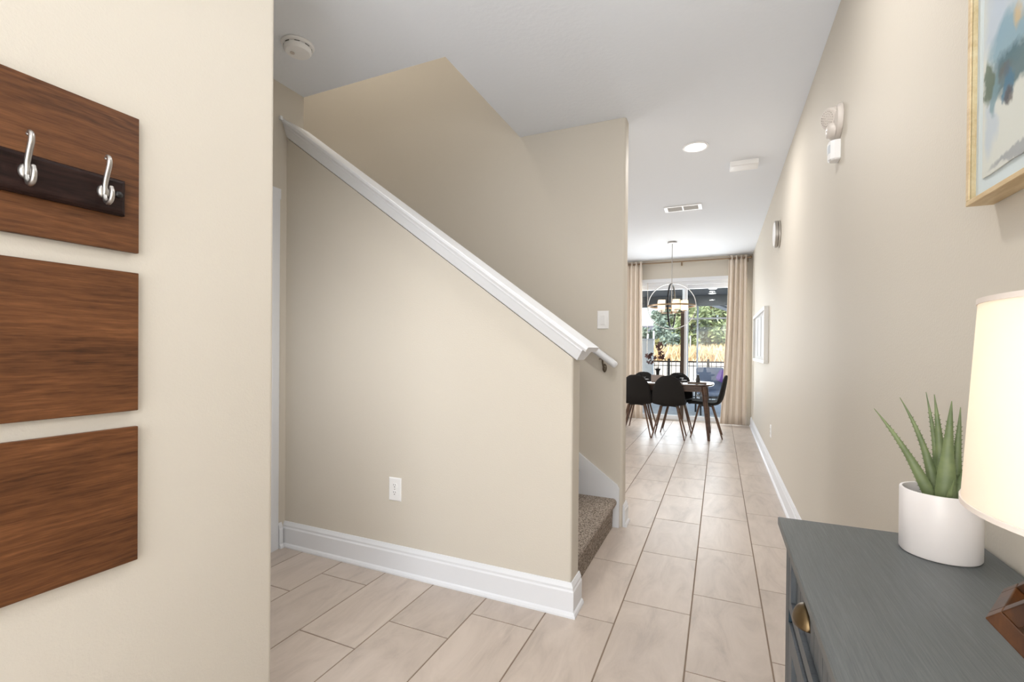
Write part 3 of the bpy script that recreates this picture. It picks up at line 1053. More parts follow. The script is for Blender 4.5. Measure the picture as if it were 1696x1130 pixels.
# ------------------------------------------------------------------ ceiling fixtures
def can(x, y, label, z=H, r=.075, power=CAN_POWER):
    t = thing('recessed_light', label, 'ceiling light', (x, y, z), group='recessed ceiling lights')
    MB().lathe([(r+.018, -.0005), (r+.017, -.006), (r+.004, -.008), (r, -.004), (r, -.0005)], 32, cap=False).obj('trim_ring', M_PLASTIC, t, smooth=True)
    MB().lathe([(r, -.002), (r*.9, -.006), (.004, -.0075)], 32).obj('lens', M_CANLENS, t, smooth=True)
    if power:
        l = light('can_lamp', 'AREA', (0, 0, -.02), power, (1, .97, .94), shape='DISK', size=r*2)
        l.parent = t
    return t
can(-.18, 3.82, 'lit round recessed ceiling light over the hallway')
can(-.22, 1.66, 'lit round recessed ceiling light over the foyer near the half wall', power=10)
can(-2.6, 4.6, 'added unseen recessed ceiling light filling the living area behind the stairs')  # unseen fixture added to brighten the far end
can(-2.6, 6.8, 'added unseen recessed ceiling light filling the living area near the far wall')  # likewise an unseen added fixture, fill for the dining end

sm = thing('smoke_detector', 'round white smoke detector on the ceiling near the left wall', 'smoke detector', (-1.99, 1.75, H))
MB().lathe([(.078, -.0005), (.080, -.006), (.076, -.014), (.060, -.016)], 36).obj('base', M_PLASTIC, sm, smooth=True)
MB().lathe([(.064, -.016), (.066, -.020), (.066, -.034), (.058, -.044), (.030, -.048), (.004, -.048)], 36).obj('cover', M_PLASTIC, sm, smooth=True)
dt = MB()
for i in range(8):
    a = 2*PI*i/8
    dt.box(.052, .0665, -.012, .012, -.0195, -.0165, Matrix.Rotation(a, 4, 'Z'))
v_ = dt.obj('vent_slots', M_DARKSLOT, sm)
v_['kind'] = 'stuff'
MB().lathe([(.011, -.047), (.011, -.051), (.008, -.0515)], 16, Matrix.Translation((-.018, -.018, 0))).obj('test_button', M_PLASTIC2, sm, smooth=True)

bx = thing('ceiling_sensor_box', 'small white rectangular box on the hallway ceiling beside the recessed light', 'sensor', (.171, 4.33, H))
MB().prism([(-.10, -.0005), (-.09, -.034), (.05, -.034), (.085, -.012), (.085, -.0005)], -.105, .105, 'x').obj('housing', M_PLASTIC, bx)
MB().prism([(-.085, -.0345), (-.08, -.037), (.042, -.037), (.046, -.0345)], -.095, .095, 'x').obj('front_grille', M_PLASTIC, bx)

vt = thing('ceiling_vent', 'white two-bank air register on the ceiling before the chandelier', 'vent', (-.375, 5.39, H))
fm = MB()
for a, b, c, d in ((-.19, -.155, -.095, .095), (.155, .19, -.095, .095), (-.155, .155, -.095, -.075), (-.155, .155, .075, .095), (-.008, .008, -.075, .075)):
    fm.box(a, b, c, d, -.010, -.0005)
fm.obj('frame', M_PLASTIC, vt)
MB().box(-.155, .155, -.075, .075, -.0015, -.0005).obj('duct', plain('duct_shadow', lin(190, 190, 190), .8), vt)
for a, b in ((-.155, -.008), (.008, .155)):
    lv = MB()
    for i in range(9):
        yy = -.066+i*.0165
        lv.prism([(yy-.006, -.002), (yy+.006, -.009), (yy+.007, -.008), (yy-.005, -.001)], a, b, 'x')
    lo = lv.obj('louvres', plain('louvre_grey', lin(206, 206, 206), .5), vt)
    lo['kind'] = 'stuff'

# ------------------------------------------------------------------ dresser
DZ = .812
dr = thing('dresser', 'blue-grey dresser with cup pulls against the right wall, holding plant and lamp', 'dresser', (.30, .66, 0))
dx0, dx1, dy0, dy1 = -.175, .170, -.55, .55
MB().cbox(dx0, dx1, dy0, dy1, DZ-.018, DZ, .002).obj('top', M_TEALTOP, dr)
bx0, bx1, by0, by1 = dx0+.016, dx1-.004, dy0+.014, dy1-.014
c = MB()
c.box(bx0+.045, bx1-.012, by0+.045, by1-.045, .10, .116)                      # bottom
c.box(bx1-.012, bx1, by0+.045, by1-.045, .10, DZ-.019)                         # back
c.box(bx0+.046, bx1-.045, by0+.010, by0+.03, .10, DZ-.019)
c.box(bx0+.046, bx1-.045, by1-.03, by1-.010, .10, DZ-.019)
c.obj('carcass', M_TEAL, dr)
for (px, py) in ((bx0, by0), (bx0, by1-.045), (bx1-.045, by0), (bx1-.045, by1-.045)):
    MB().cbox(px, px+.045, py, py+.045, 0, DZ-.0185, .002).obj('post', M_TEAL, dr)
rails = MB()
fx = bx0+.006
for za, zb in ((DZ-.040, DZ-.019), (.612, .634), (.10, .135)):
    rails.box(fx, fx+.022, by0+.045, by1-.045, za, zb)
rails.box(fx, fx+.022, -.016, .016, .135, .612)
rails.box(fx, fx+.022, -.016, .016, .634, DZ-.040)
rails.obj('face_frame', M_TEALGREY, dr)
def front(parent, name, ya, yb, za, zb, w, groove):
    m = MB()
    xo = fx-.006
    m.box(xo, xo+.020, ya, yb, za, za+w); m.box(xo, xo+.020, ya, yb, zb-w, zb)
    m.box(xo, xo+.020, ya, ya+w, za+w, zb-w); m.box(xo, xo+.020, yb-w, yb, za+w, zb-w)
    fo = m.obj(name, M_TEALGREY, parent)
    p = MB()
    yy = ya+w
    while yy < yb-w-.005:
        e = min(yy+groove, yb-w)
        p.cbox(xo+.009, xo+.018, yy+.0012, e-.0012, za+w, zb-w, .0015)
        yy = e
    p.obj('beaded_panel', M_TEALGREY, fo)
    return fo
def cup_pull(parent, y, z):
    m = MB()
    w, h, d = .031, .021, .020
    vs, nn, mm = [], 14, 7
    for j in range(mm+1):
        b = PI/2*j/mm
        for i in range(nn+1):
            a = PI*i/nn
            vs.append((fx-.006-d*math.sin(b), y+w*math.cos(a)*math.cos(b)*(1 if j < mm else 0.02), z+h*math.sin(a)*math.cos(b)))
    # a quarter ellipsoid bowl, open below
    vs2 = []
    for j in range(mm+1):
        b = PI/2*j/mm
        for i in range(nn+1):
            a = PI*i/nn
            vs2.append((fx-.0065-d*math.sin(a)*math.cos(b*.0)*math.cos(PI/2-b) , y+w*math.cos(a), z-.012+h*1.4*math.sin(a)*math.cos(b)))
    fs = [(j*(nn+1)+i, j*(nn+1)+i+1, (j+1)*(nn+1)+i+1, (j+1)*(nn+1)+i) for j in range(mm) for i in range(nn)]
    m.add(vs2, fs)
    o = m.obj('cup_pull', M_BRASS, parent, smooth=True)
    so = o.modifiers.new('solid', 'SOLIDIFY')
    so.thickness = .002
    return o
for ya, yb in ((by0+.048, -.019), (.019, by1-.048)):
    d = front(dr, 'drawer', ya, yb, .637, DZ-.043, .026, .036)
    cup_pull(d, (ya+yb)/2+.012, .738)
    mid = (ya+yb)/2
    d = front(dr, 'cabinet_door', ya, yb, .138, .609, .045, .036)
    MB().ball((fx-.02, ya+.03 if ya > 0 else yb-.03, .50), .012, 12, (1, 1, 1)).obj('knob', M_BRASS, d, smooth=True)

# ------------------------------------------------------------------ aloe in a white pot
al = thing('potted_aloe', 'green aloe plant in a round white ceramic pot on the dresser', 'plant', (.378, 1.117, DZ))
pr0, ph = .0589, .118
MB().lathe([(.050, 0), (pr0-.002, .001), (pr0, .004), (pr0, ph-.002), (pr0-.001, ph), (pr0-.0045, ph), (pr0-.0055, ph-.003), (pr0-.0055, .012), (.002, .012)], 56).obj('pot', M_CERAMIC, al, smooth=True)
MB().lathe([(pr0-.006, .085), (pr0-.006, .096), (.03, .100), (.003, .102)], 32).obj('soil', M_SOIL, al, smooth=True)
vr = Vector((math.cos(R(-18.7)), math.sin(R(-18.7)), 0))          # sideways and towards, as seen from the door
vd = Vector((-math.sin(R(18.7)), -math.cos(R(18.7)), 0))
def aloe_leaf(base, tip, width, bend, face, thick=.35):
    base, tip = Vector(base), Vector(tip)
    ax = tip-base
    side = ax.cross(face).normalized()
    nrm_ = side.cross(ax).normalized()
    n, mseg = 10, 14
    m = MB()
    vs, fs = [], []
    sp = []
    for k in range(mseg+1):
        t = k/mseg
        w = width*.84*(1-t)**.75*(1+.2*math.sin(PI*min(1, t*1.9)))*.5
        w = max(w, .0006)
        c_ = base+ax*t+bend*(4*t*(1-t))*.5
        for i in range(n):
            a = 2*PI*i/n
            x_, y_ = math.cos(a), math.sin(a)
            y_ = y_*thick if y_ < 0 else y_*thick*.25
            vs.append(tuple(c_+side*x_*w-nrm_*y_*w*1.2))
        if .05 < t < .85:
            sp.append((c_, w))
    for k in range(mseg):
        for i in range(n):
            j = (i+1) % n
            fs.append((k*n+i, k*n+j, (k+1)*n+j, (k+1)*n+i))
    fs += [tuple(range(n-1, -1, -1)), tuple(mseg*n+i for i in range(n))]
    m.add(vs, fs)
    lo = m.obj('leaf', M_ALOE, al, smooth=True)
    q = MB()
    for k in range(18):
        t = .06+.74*k/17
        w = width*.84*(1-t)**.75*(1+.2*math.sin(PI*min(1, t*1.9)))*.5
        c_ = base+ax*t+bend*(4*t*(1-t))*.5
        for sgn in (-1, 1):
            p = c_+side*sgn*w
            e = p+side*sgn*.0022+ax.normalized()*.0015
            u_ = ax.normalized()*.0011
            q.add([tuple(p-u_), tuple(p+u_), tuple(p+nrm_*.0009), tuple(e)], [(0, 1, 3), (1, 2, 3), (2, 0, 3), (0, 2, 1)])
    qo = q.obj('teeth', M_ALOE, lo)
    qo['kind'] = 'stuff'
F = -vd
L = lambda sx, toward, z: tuple(vr*sx+vd*toward+Vector((0, 0, z)))
leaves = [
    (L(-.010, .010, .095), L(-.098, .012, .262), .022, vr*-.006+Vector((0, 0, -.012))*0+vr*.022, vd),
    (L(-.006, -.010, .095), L(-.060, -.012, .285), .020, vr*.020, vd),
    (L(.000, -.018, .098), L(-.022, -.030, .297), .017, vr*.006, vd),
    (L(.004, -.014, .098), L(-.010, -.020, .294), .025, vr*.004, vd),
    (L(.007, .014, .092), L(.014, .012, .286), .034, vr*-.002, vd),
    (L(.016, -.004, .094), L(.026, -.006, .274), .024, vr*.002, vd),
    (L(.020, .006, .094), L(.060, .010, .235), .020, vr*-.008, vd),
    (L(.006, .028, .090), L(.018, .044, .150), .014, vr*.002, vd)]
for lf in leaves:
    aloe_leaf(*lf)

# ------------------------------------------------------------------ table lamp
LX, LY = .327, .505
lp = thing('table_lamp', 'lit table lamp with white drum shade and open brown wooden diamond base', 'lamp', (LX, LY, DZ))
zt, zb = 1.231-DZ, 1.057-DZ
rt_, rb_ = .125, .1345
m = MB()
m.lathe([(rb_, zb), (rt_, zt), (rt_-.0015, zt), (rb_-.0015, zb), (rb_, zb)], 64, cap=False)
m.obj('shade', M_SHADE, lp, smooth=True)
for nme, rr, zz in (('shade_trim', rt_, zt), ('shade_trim', rb_, zb)):
    MB().lathe([(rr+.0012, zz-.0035), (rr+.0012, zz+.001), (rr-.003, zz+.001), (rr-.003, zz-.0035), (rr+.0012, zz-.0035)], 64, cap=False).obj(nme, plain('shade_binding', lin(222, 212, 204), .8), lp, smooth=True)
sp = MB()
for i in range(3):
    a = 2*PI*i/3+.4
    sp.tube([(.012*math.cos(a), .012*math.sin(a), zt-.02), (rt_*math.cos(a), rt_*math.sin(a), zt-.012)], .0012, 6)
sp.lathe([(.014, zt-.022), (.014, zt-.018)], 14)
sp.obj('spider', M_NICKEL, lp)
MB().lathe([(.010, .265), (.014, .268), (.014, .31), (.011, .312)], 16).obj('socket', M_BRASS, lp, smooth=True)
MB().lathe([(.008, .312), (.014, .322), (.024, .345), (.026, .36), (.020, .378), (.004, .386)], 18).obj('bulb', M_BULB, lp, smooth=True)
bl = light('lamp_bulb_light', 'POINT', (0, 0, .355), 4.2, (1, .93, .82), shadow_soft_size=.03)
bl.parent = lp
# open diamond: square tube frame stood on its corner, turned to face the hall
un, nn_ = Vector((.866, -.5, 0)), Vector((.5, .866, 0))
D2, dd, bw_ = .113, .042, .014
zc = .148
rotd = Matrix.Identity(4)
for i in range(3):
    rotd[i][0], rotd[i][1], rotd[i][2] = un[i], nn_[i], (0, 0, 1)[i]
rotd = Matrix.Translation((0, 0, zc)) @ rotd @ Matrix.Rotation(PI/4, 4, 'Y')
sdd = D2/math.sqrt(2)
for y_ in (-dd, dd-bw_):
    for a, b, c_, d_ in ((-sdd, sdd, -sdd, -sdd+bw_), (-sdd, sdd, sdd-bw_, sdd), (-sdd, -sdd+bw_, -sdd+bw_, sdd-bw_), (sdd-bw_, sdd, -sdd+bw_, sdd-bw_)):
        MB().box(a, b, y_, y_+bw_, c_, d_, rotd).obj('frame_bar', M_LAMPWOOD, lp, bevel=.001)
for a in (-sdd, sdd-bw_):
    for c_ in (-sdd, sdd-bw_):
        MB().box(a, a+bw_, -dd+bw_, dd-bw_, c_, c_+bw_, rotd).obj('frame_bar', M_LAMPWOOD, lp, bevel=.001)
MB().lathe([(.045, 0), (.045, .012), (.016, .03), (.012, .036)], 24).obj('foot', M_BRASS, lp, smooth=True)

# ------------------------------------------------------------------ dining table
tb = thing('dining_table', 'rounded walnut dining table with splayed legs before the glass door', 'table', (-.83, 7.03, 0))
def superellipse(a, b, n=2.6, k=56):
    P = []
    for i in range(k):
        t = 2*PI*i/k
        c_, s_ = math.cos(t), math.sin(t)
        P.append((a*math.copysign(abs(c_)**(2/n), c_), b*math.copysign(abs(s_)**(2/n), s_)))
    return P
layers = [[(x, y, z) for x, y in superellipse(.77-o, .45-o, 3.4)] for z, o in ((.712, .022), (.718, .008), (.726, 0), (.738, 0), (.741, .004))]
loft([[p for p in l] for l in layers]).obj('table_top', M_TABLETOP, tb, smooth=True)
for a, b, c_, d_ in ((-.62, .62, -.345, -.325), (-.62, .62, .325, .345), (-.63, -.61, -.325, .325), (.61, .63, -.325, .325)):
    MB().box(a, b, c_, d_, .642, .711).obj('apron', M_TABLEWOOD, tb)
for sx in (-1, 1):
    for sy in (-1, 1):
        m = MB()
        m.tube([(sx*.645, sy*.315, .711), (sx*.66, sy*.322, .60), (sx*.715, sy*.345, 0)], [.036, .034, .017], 14)
        m.obj('leg', M_TABLEWOOD, tb, smooth=True)

# dining chairs: one upholstered shell on four slim splayed legs
def chair(label, loc, rz):
    t = thing('dining_chair', label, 'chair', loc, rz, 'dining chairs')
    prof = [(.235, .452, .205), (.20, .468, .215), (.10, .463, .222), (0, .452, .222), (-.09, .448, .218), (-.155, .462, .215),
            (-.195, .50, .216), (-.217, .56, .216), (-.232, .64, .205), (-.245, .72, .186), (-.254, .785, .152), (-.258, .828, .102), (-.259, .848, .042)]
    nu = 13
    vs, fs = [], []
    for k, (y, z, w) in enumerate(prof):
        for i in range(nu):
            u_ = -1+2*i/(nu-1)
            s_ = k/(len(prof)-1)
            if s_ < .42:
                dz, dy = .026*abs(u_)**2.4, 0
                yy = y-.035*abs(u_)**3 if k < 2 else y
                vs.append((u_*w, yy, z+dz))
            else:
                curl = .050*abs(u_)**2.2*(1-(s_-.42)/.58*.6)
                vs.append((u_*w, y+curl, z+(.010*(1-abs(u_)**2) if k == len(prof)-1 else 0)))
    for k in range(len(prof)-1):
        for i in range(nu-1):
            fs.append((k*nu+i, k*nu+i+1, (k+1)*nu+i+1, (k+1)*nu+i))
    m = MB()
    m.add(vs, fs)
    o = m.obj('seat_shell', M_BLACKFAB, t, smooth=True)
    so = o.modifiers.new('solid', 'SOLIDIFY')
    so.thickness = .036
    so.offset = 0
    sb = o.modifiers.new('smooth', 'SUBSURF')
    sb.levels = sb.render_levels = 1
    pl = MB()
    pl.box(-.13, .13, -.012, .012, .420, .434, Matrix.Rotation(R(35), 4, 'Z'))
    pl.box(-.13, .13, -.012, .012, .420, .434, Matrix.Rotation(R(-35), 4, 'Z'))
    pl.obj('under_frame', M_BLACKMETAL, t)
    for sx in (-1, 1):
        for sy in (-1, 1):
            MB().tube([(sx*.105, sy*.085, .43), (sx*.21, -.215 if sy < 0 else .185, 0)], [.0135, .0085], 10).obj('leg', M_CHAIRLEG, t, smooth=True)
    return t
c0 = chair('black upholstered chair with its back to the hall, nearer the glass door centre', (-.622, 6.79, 0), 0)
dup(c0, 'black upholstered chair with its back to the hall, half hidden by the stairwell wall', (-1.06, 6.79, 0), R(2))
dup(c0, 'black upholstered chair seen from the side at the right end of the table', (-.165, 7.08, 0), R(90))
dup(c0, 'black upholstered chair across the table, behind the plant, left of the two', (-1.075, 7.27, 0), R(180))
dup(c0, 'black upholstered chair across the table, right of the two facing the hall', (-.565, 7.27, 0), R(181))
dup(c0, 'black upholstered chair at the left end of the table, mostly hidden by the wall', (-1.495, 7.03, 0), R(-90))

# things on the table
TZ = .7415
fa = thing('flower_arrangement', 'taupe planter with dark vase and brown branching flowers on the table', 'flowers', (-.81, 7.03, TZ))
q = MB()
q.box(-.085, .085, -.05, .05, 0, .006)
for a, b, c_, d_ in ((-.085, .085, -.05, -.042), (-.085, .085, .042, .05), (-.085, -.077, -.042, .042), (.077, .085, -.042, .042)):
    q.box(a, b, c_, d_, .006, .095)
q.obj('planter', M_TAUPE, fa)
MB().lathe([(.030, .006), (.034, .05), (.022, .10), (.026, .15), (.044, .185), (.040, .187), (.022, .15), (.004, .14)], 20).obj('vase', M_BLACKPL, fa, smooth=True)
random.seed(11)
stems = [[(0, 0, .15), (-.03, .01, .28), (-.07, 0, .37), (-.15, -.01, .37)], [(0, 0, .15), (.02, .01, .30), (.045, 0, .42), (.12, .0, .52)], [(0, 0, .15), (0, -.01, .3), (.01, -.02, .42), (.02, -.01, .56)], [(0, 0, .15), (-.05, .0, .26), (-.1, .01, .31), (-.13, .02, .28)]]
for s_ in stems:
    MB().tube(catmull(s_, 5), .003, 6).obj('stem', M_STEM, fa)
pet = MB()
for i in range(5):
    a = 2*PI*i/5
    mm = Matrix.Rotation(a, 4, 'Z') @ Matrix.Rotation(R(-20), 4, 'Y')
    pet.add([(0, 0, 0), (.016, -.014, .003), (.036, -.010, 0), (.042, 0, -.004), (.036, .010, 0), (.016, .014, .003), (.02, 0, .008)], [(0, 1, 6), (1, 2, 6), (2, 3, 6), (3, 4, 6), (4, 5, 6), (5, 0, 6)], mm)
    pet.add([(0, 0, -.003), (.016, -.014, 0), (.042, 0, -.007), (.016, .014, 0)], [(0, 3, 2, 1)], mm)
pm = pet.mesh('bloom', M_BLOOM)
spots = [(-.15, -.01, .37), (-.12, .02, .35), (-.09, -.02, .385), (-.05, .01, .35), (-.02, -.02, .33), (.03, -.01, .34), (.06, .01, .37), (.05, -.02, .42), (.02, .01, .46), (.07, 0, .50), (.03, -.02, .54), (.10, .01, .53), (-.13, .02, .28), (-.11, -.01, .30), (-.07, 0, .27), (.02, 0, .40), (.07, 0, .345), (.00, 0, .50)]
for i, p in enumerate(spots):
    o = bpy.data.objects.new('bloom', pm)
    COL.objects.link(o)
    o.parent = fa
    o.location = p
    o.rotation_euler = (R(random.uniform(20, 150)), R(random.uniform(-40, 40)), random.uniform(0, 6))

tr = thing('serving_tray', 'low woven placemat tray under the dark bottle on the table', 'tray', (-.27, 6.80, TZ))
MB().cbox(-.12, .12, -.08, .08, 0, .008, .002).obj('base', M_PLACEMAT, tr)
q = MB()
for a, b, c_, d_ in ((-.12, .12, -.08, -.072), (-.12, .12, .072, .08), (-.12, -.112, -.072, .072), (.112, .12, -.072, .072)):
    q.box(a, b, c_, d_, .008, .022)
q.obj('rim', M_PLACEMAT, tr)
bo = MB().lathe([(.024, 0), (.028, .004), (.028, .05), (.022, .075), (.015, .09), (.015, .108), (.017, .112), (.015, .116), (.004, .117)], 24).obj('bottle', M_BLACKPL, smooth=True, loc=(-.26, 6.80, TZ+.0085))
tag(bo, 'small dark bottle standing on the tray near the right end of the table', 'bottle')
lab_ = ['white plate with a dark folded napkin before the near centre chair', 'white plate with a dark folded napkin before the near left chair',
        'white plate with a dark folded napkin before the far left chair', 'white plate with a dark folded napkin before the far right chair']
for (px, py), lb in zip(((-.60, 6.78), (-1.07, 6.78), (-1.09, 7.28), (-.55, 7.28)), lab_):
    pt = thing('place_setting', lb, 'plate', (px, py, TZ), 0 if py < 7 else PI, 'place settings')
    MB().lathe([(.06, 0), (.075, .004), (.125, .014), (.127, .016), (.12, .016), (.07, .007), (.004, .006)], 32).obj('plate', M_PAPERW, pt, smooth=True)
    MB().lathe([(.035, .008), (.05, .012), (.078, .045), (.08, .048), (.074, .046), (.045, .016), (.004, .013)], 28).obj('bowl', M_BLACKPL, pt, smooth=True)
    nk = MB()
    for i in range(7):
        a = R(-60+20*i)
        nk.add([(0, 0, .02), (.055*math.sin(a)-.006, -.02+.01*(i % 2), .085+.02*math.cos(a)), (.055*math.sin(a)+.010, .02-.01*(i % 2), .085+.02*math.cos(a)), (.004, .004, .02)], [(0, 1, 2, 3)])
    no_ = nk.obj('napkin', M_BLACKFAB, pt)
    no_.modifiers.new('solid', 'SOLIDIFY').thickness = .004

# ------------------------------------------------------------------ chandelier
ch = thing('chandelier', 'brushed metal globe chandelier with lit amber glass cylinders over the dining table', 'chandelier', (-.628, 7.03, H))
MB().lathe([(.062, -.0005), (.065, -.006), (.065, -.022), (.055, -.028), (.008, -.030)], 32).obj('canopy', M_NICKEL, ch, smooth=True)
MB().tube([(0, 0, -.028), (0, 0, -1.03)], .0055, 10).obj('down_rod', M_NICKEL, ch, smooth=True)
ZC, RC = -.915, .325
def hoop(axis_m, r=RC, w=.0105, t=.004):
    m = MB()
    K = 64
    vs, fs = [], []
    for i in range(K):
        a = 2*PI*i/K
        for dr_, dz_ in ((-t, -w), (t, -w), (t, w), (-t, w)):
            vs.append(((r+dr_)*math.cos(a), (r+dr_)*math.sin(a), dz_))
    for i in range(K):
        j = (i+1) % K
        for q_ in range(4):
            q2 = (q_+1) % 4
            fs.append((i*4+q_, j*4+q_, j*4+q2, i*4+q2))
    return m.add(vs, fs, Matrix.Translation((0, 0, ZC)) @ axis_m)
az = R(3)
hoop(Matrix.Identity(4)).obj('hoop', M_RODMETAL, ch, smooth=True)
hoop(Matrix.Rotation(az, 4, 'Z') @ Matrix.Rotation(PI/2, 4, 'X')).obj('hoop', M_NICKEL, ch, smooth=True)
hoop(Matrix.Rotation(az+R(83), 4, 'Z') @ Matrix.Rotation(PI/2, 4, 'X'), RC-.006).obj('hoop', M_BLACKMETAL, ch, smooth=True)
MB().lathe([(.006, -1.03), (.018, -1.025), (.020, -1.0), (.008, -.985)], 16).obj('hub', M_RODMETAL, ch, smooth=True)
for i in range(5):
    a = 2*PI*i/5+R(8)
    ca, sa = math.cos(a), math.sin(a)
    ar = MB()
    ar.tube([(.01*ca, .01*sa, -1.012), (.165*ca, .165*sa, -1.012), (.172*ca, .172*sa, -1.005), (.172*ca, .172*sa, -.985)], .005, 8)
    ar.lathe([(.032, -.988), (.034, -.982), (.034, -.978)], 18, Matrix.Translation((.172*ca, .172*sa, 0)))
    ao = ar.obj('arm', M_RODMETAL, ch, smooth=True)
    MB().lathe([(.048, -.976), (.050, -.970), (.050, -.835), (.0475, -.835), (.0475, -.970), (.003, -.972)], 24, Matrix.Translation((.172*ca, .172*sa, 0)), cap=False).obj('glass_cylinder', M_AMBER, ao, smooth=True)
    MB().ball((.172*ca, .172*sa, -.935), .014, 10, (1, 1, 1.5)).obj('bulb', M_BULB, ao, smooth=True)
    l = light('chandelier_bulb_light', 'POINT', (.172*ca, .172*sa, -.885), .75, (1, .88, .68), shadow_soft_size=.012)
    l.parent = ch

# ------------------------------------------------------------------ curtains and rod
rd = thing('curtain_rod', 'bronze curtain rod across the wall above the glass door', 'curtain rod', (-.53, YF-.10, 2.675))
MB().tube([(-1.02, 0, 0), (.955, 0, 0)], .0115, 12).obj('rod', M_RODMETAL, rd, smooth=True)
for s_ in (-1.03, .968):
    MB().ball((s_, 0, 0), .022, 14).obj('finial', M_RODMETAL, rd, smooth=True)
for xx in (-.95, -.06, .93):
    q = MB()
    q.tube([(xx, 0, -.012), (xx, .03, -.022), (xx, .096, -.022)], .006, 8)
    q.box(xx-.012, xx+.012, .094, .0985, -.055, .012)
    q.obj('bracket', M_RODMETAL, rd)
def curtain(label, x0, x1, x0b, x1b, folds, seed):
    t = thing('curtain', label, 'curtain', ((x0+x1)/2, YF-.10, 0), group='curtains at the glass door')
    cx = (x0+x1)/2
    rnd = random.Random(seed)
    NU, NV = folds*12, 14
    ph_ = [rnd.uniform(-.5, .5) for _ in range(folds*2+2)]
    vs, fs = [], []
    for v in range(NV+1):
        tv = v/NV
        z = 2.715-(2.715-.018)*tv
        for u in range(NU+1):
            tu = u/NU
            k = tu*folds*2*PI
            kk = int(tu*folds*2)
            wob = ph_[kk]*.5*tv
            xa = x0+(x0b-x0)*tv**1.5
            xb = x1+(x1b-x1)*tv**1.5
            amp = .026*(1-.2*tv)+.006*math.sin(3*tv+seed+kk)
            x = xa+(xb-xa)*tu+.010*math.sin(2*k+wob)*(.4+.6*tv)
            vs.append((x-cx, amp*math.sin(k+wob*.6), z))
    for v in range(NV):
        for u in range(NU):
            a = v*(NU+1)+u
            fs.append((a, a+1, a+NU+2, a+NU+1))
    m = MB()
    m.add(vs, fs)
    o = m.obj('panel', M_CURTAIN, t, smooth=True)
    o.modifiers.new('solid', 'SOLIDIFY').thickness = .003
    for i in range(folds*2):
        tu = (i+.5)/(folds*2)*1.0
        tu = (i)/(folds*2)
        x = x0+(x1-x0)*tu-cx
        g_ = MB()
        K = 16
        g_.tube([(0, .021*math.cos(2*PI*a/K), .021*math.sin(2*PI*a/K)) for a in range(K)], .003, 6, closed=True)
        g_.obj('grommet', M_RODMETAL, t, smooth=True, loc=(x, 0, 2.675))
    return t
curtain('beige linen curtain gathered at the left side of the glass door', -1.53, -1.225, -1.53, -1.19, 4, 1)
curtain('beige linen curtain gathered at the right side of the glass door', .125, .39, .02, .40, 4, 5)

# ------------------------------------------------------------------ outside: lanai
struct(MB().box(-2.6, 1.8, YF+.14, 11.5, -.2, -.02).obj('floor_lanai', M_CONC))
lc = MB()
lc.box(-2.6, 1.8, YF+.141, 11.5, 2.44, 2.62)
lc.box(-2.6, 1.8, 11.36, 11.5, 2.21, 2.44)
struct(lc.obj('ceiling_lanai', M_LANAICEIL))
struct(MB().box(-5.2, 2.2, Y0-.3, 11.9, 5.31, 5.42).obj('roof', M_ROOF))
can(-.13, 10.2, 'lit recessed light in the dark lanai ceiling, nearer the house', 2.44, .07, .6)
can(-.15, 11.0, 'lit recessed light in the dark lanai ceiling, nearer the garden', 2.44, .07, .6)
po = thing('lanai_post', 'slim white lanai post seen through the glass door beside the sash', 'post', (-.70, 11.42, -.02))
MB().box(-.05, .05, -.05, .05, 0, 2.229).obj('shaft', M_TRIM, po)
MB().cbox(-.062, .062, -.062, .062, .0, .10, .004).obj('plinth', M_TRIM, po)
rl = thing('screen_rail', 'thin white horizontal screen rail beyond the lanai post', 'rail', (.2, 11.42, 1.925))
MB().box(-.845, 1.2, -.018, .018, -.018, .018).obj('beam', M_TRIM, rl)
MB().box(1.2, 1.25, -.025, .025, -1.945, .28).obj('post', M_TRIM, rl)
lw = thing('lanai_wall', 'white stucco privacy wall at the left end of the lanai', 'wall', (-2.2, 10.9, -.02))
MB().box(-.4, .78, .45, .6, 0, 1.45).obj('wall_panel', M_STUCCO, lw)
MB().cbox(-.42, .80, .43, .62, 1.45, 1.49, .006).obj('coping', M_TRIM, lw)
rv = thing('neighbour_eave', 'white sloped fascia of a neighbouring eave under the lanai beam', 'eave', (-.05, 12.5, 2.30))
for dz in (0, .12):
    MB().box(-.5, .9, 0, .03, -.035, .035, Matrix.Translation((.0, 0, dz-.02)) @ Matrix.Rotation(R(22), 4, 'Y')).obj('fascia', M_TRIM, rv)
MB().box(-.5, .9, .031, .06, -.05, .14, Matrix.Rotation(R(22), 4, 'Y')).obj('soffit', M_LANAICEIL, rv)
for xx in (-.45, .85):
    MB().box(xx-.02, xx+.02, .032, .072, -2.4, .02-.4*xx).obj('upright', M_TRIM, rv)

# patio chair with cushion
pc = thing('patio_chair', 'dark patio chair with blue-grey cushions on the lanai', 'chair', (-.10, 9.75, -.02), R(12))
for sx in (-.27, .27):
    for a, b in (((sx, -.28, 0), (sx, -.26, .60)), ((sx, .26, 0), (sx, .24, .60))):
        MB().tube([a, b], .018, 8).obj('leg', M_BLACKMETAL, pc)
    MB().tube([(sx, -.28, .60), (sx, .1, .62), (sx, .28, .58)], .02, 8).obj('arm', M_BLACKMETAL, pc)
q = MB()
q.box(-.27, .27, -.27, .27, .32, .35)
q.obj('seat_frame', M_BLACKMETAL, pc)
MB().cbox(-.25, .25, -.27, .25, .352, .45, .03).obj('seat_cushion', M_SLING, pc, bevel=.01)
MB().cbox(-.25, .25, -.05, .05, -.02, .46, .03, Matrix.Translation((0, .22, .44)) @ Matrix.Rotation(R(-14), 4, 'X')).obj('back_cushion', M_SLING, pc, bevel=.01)
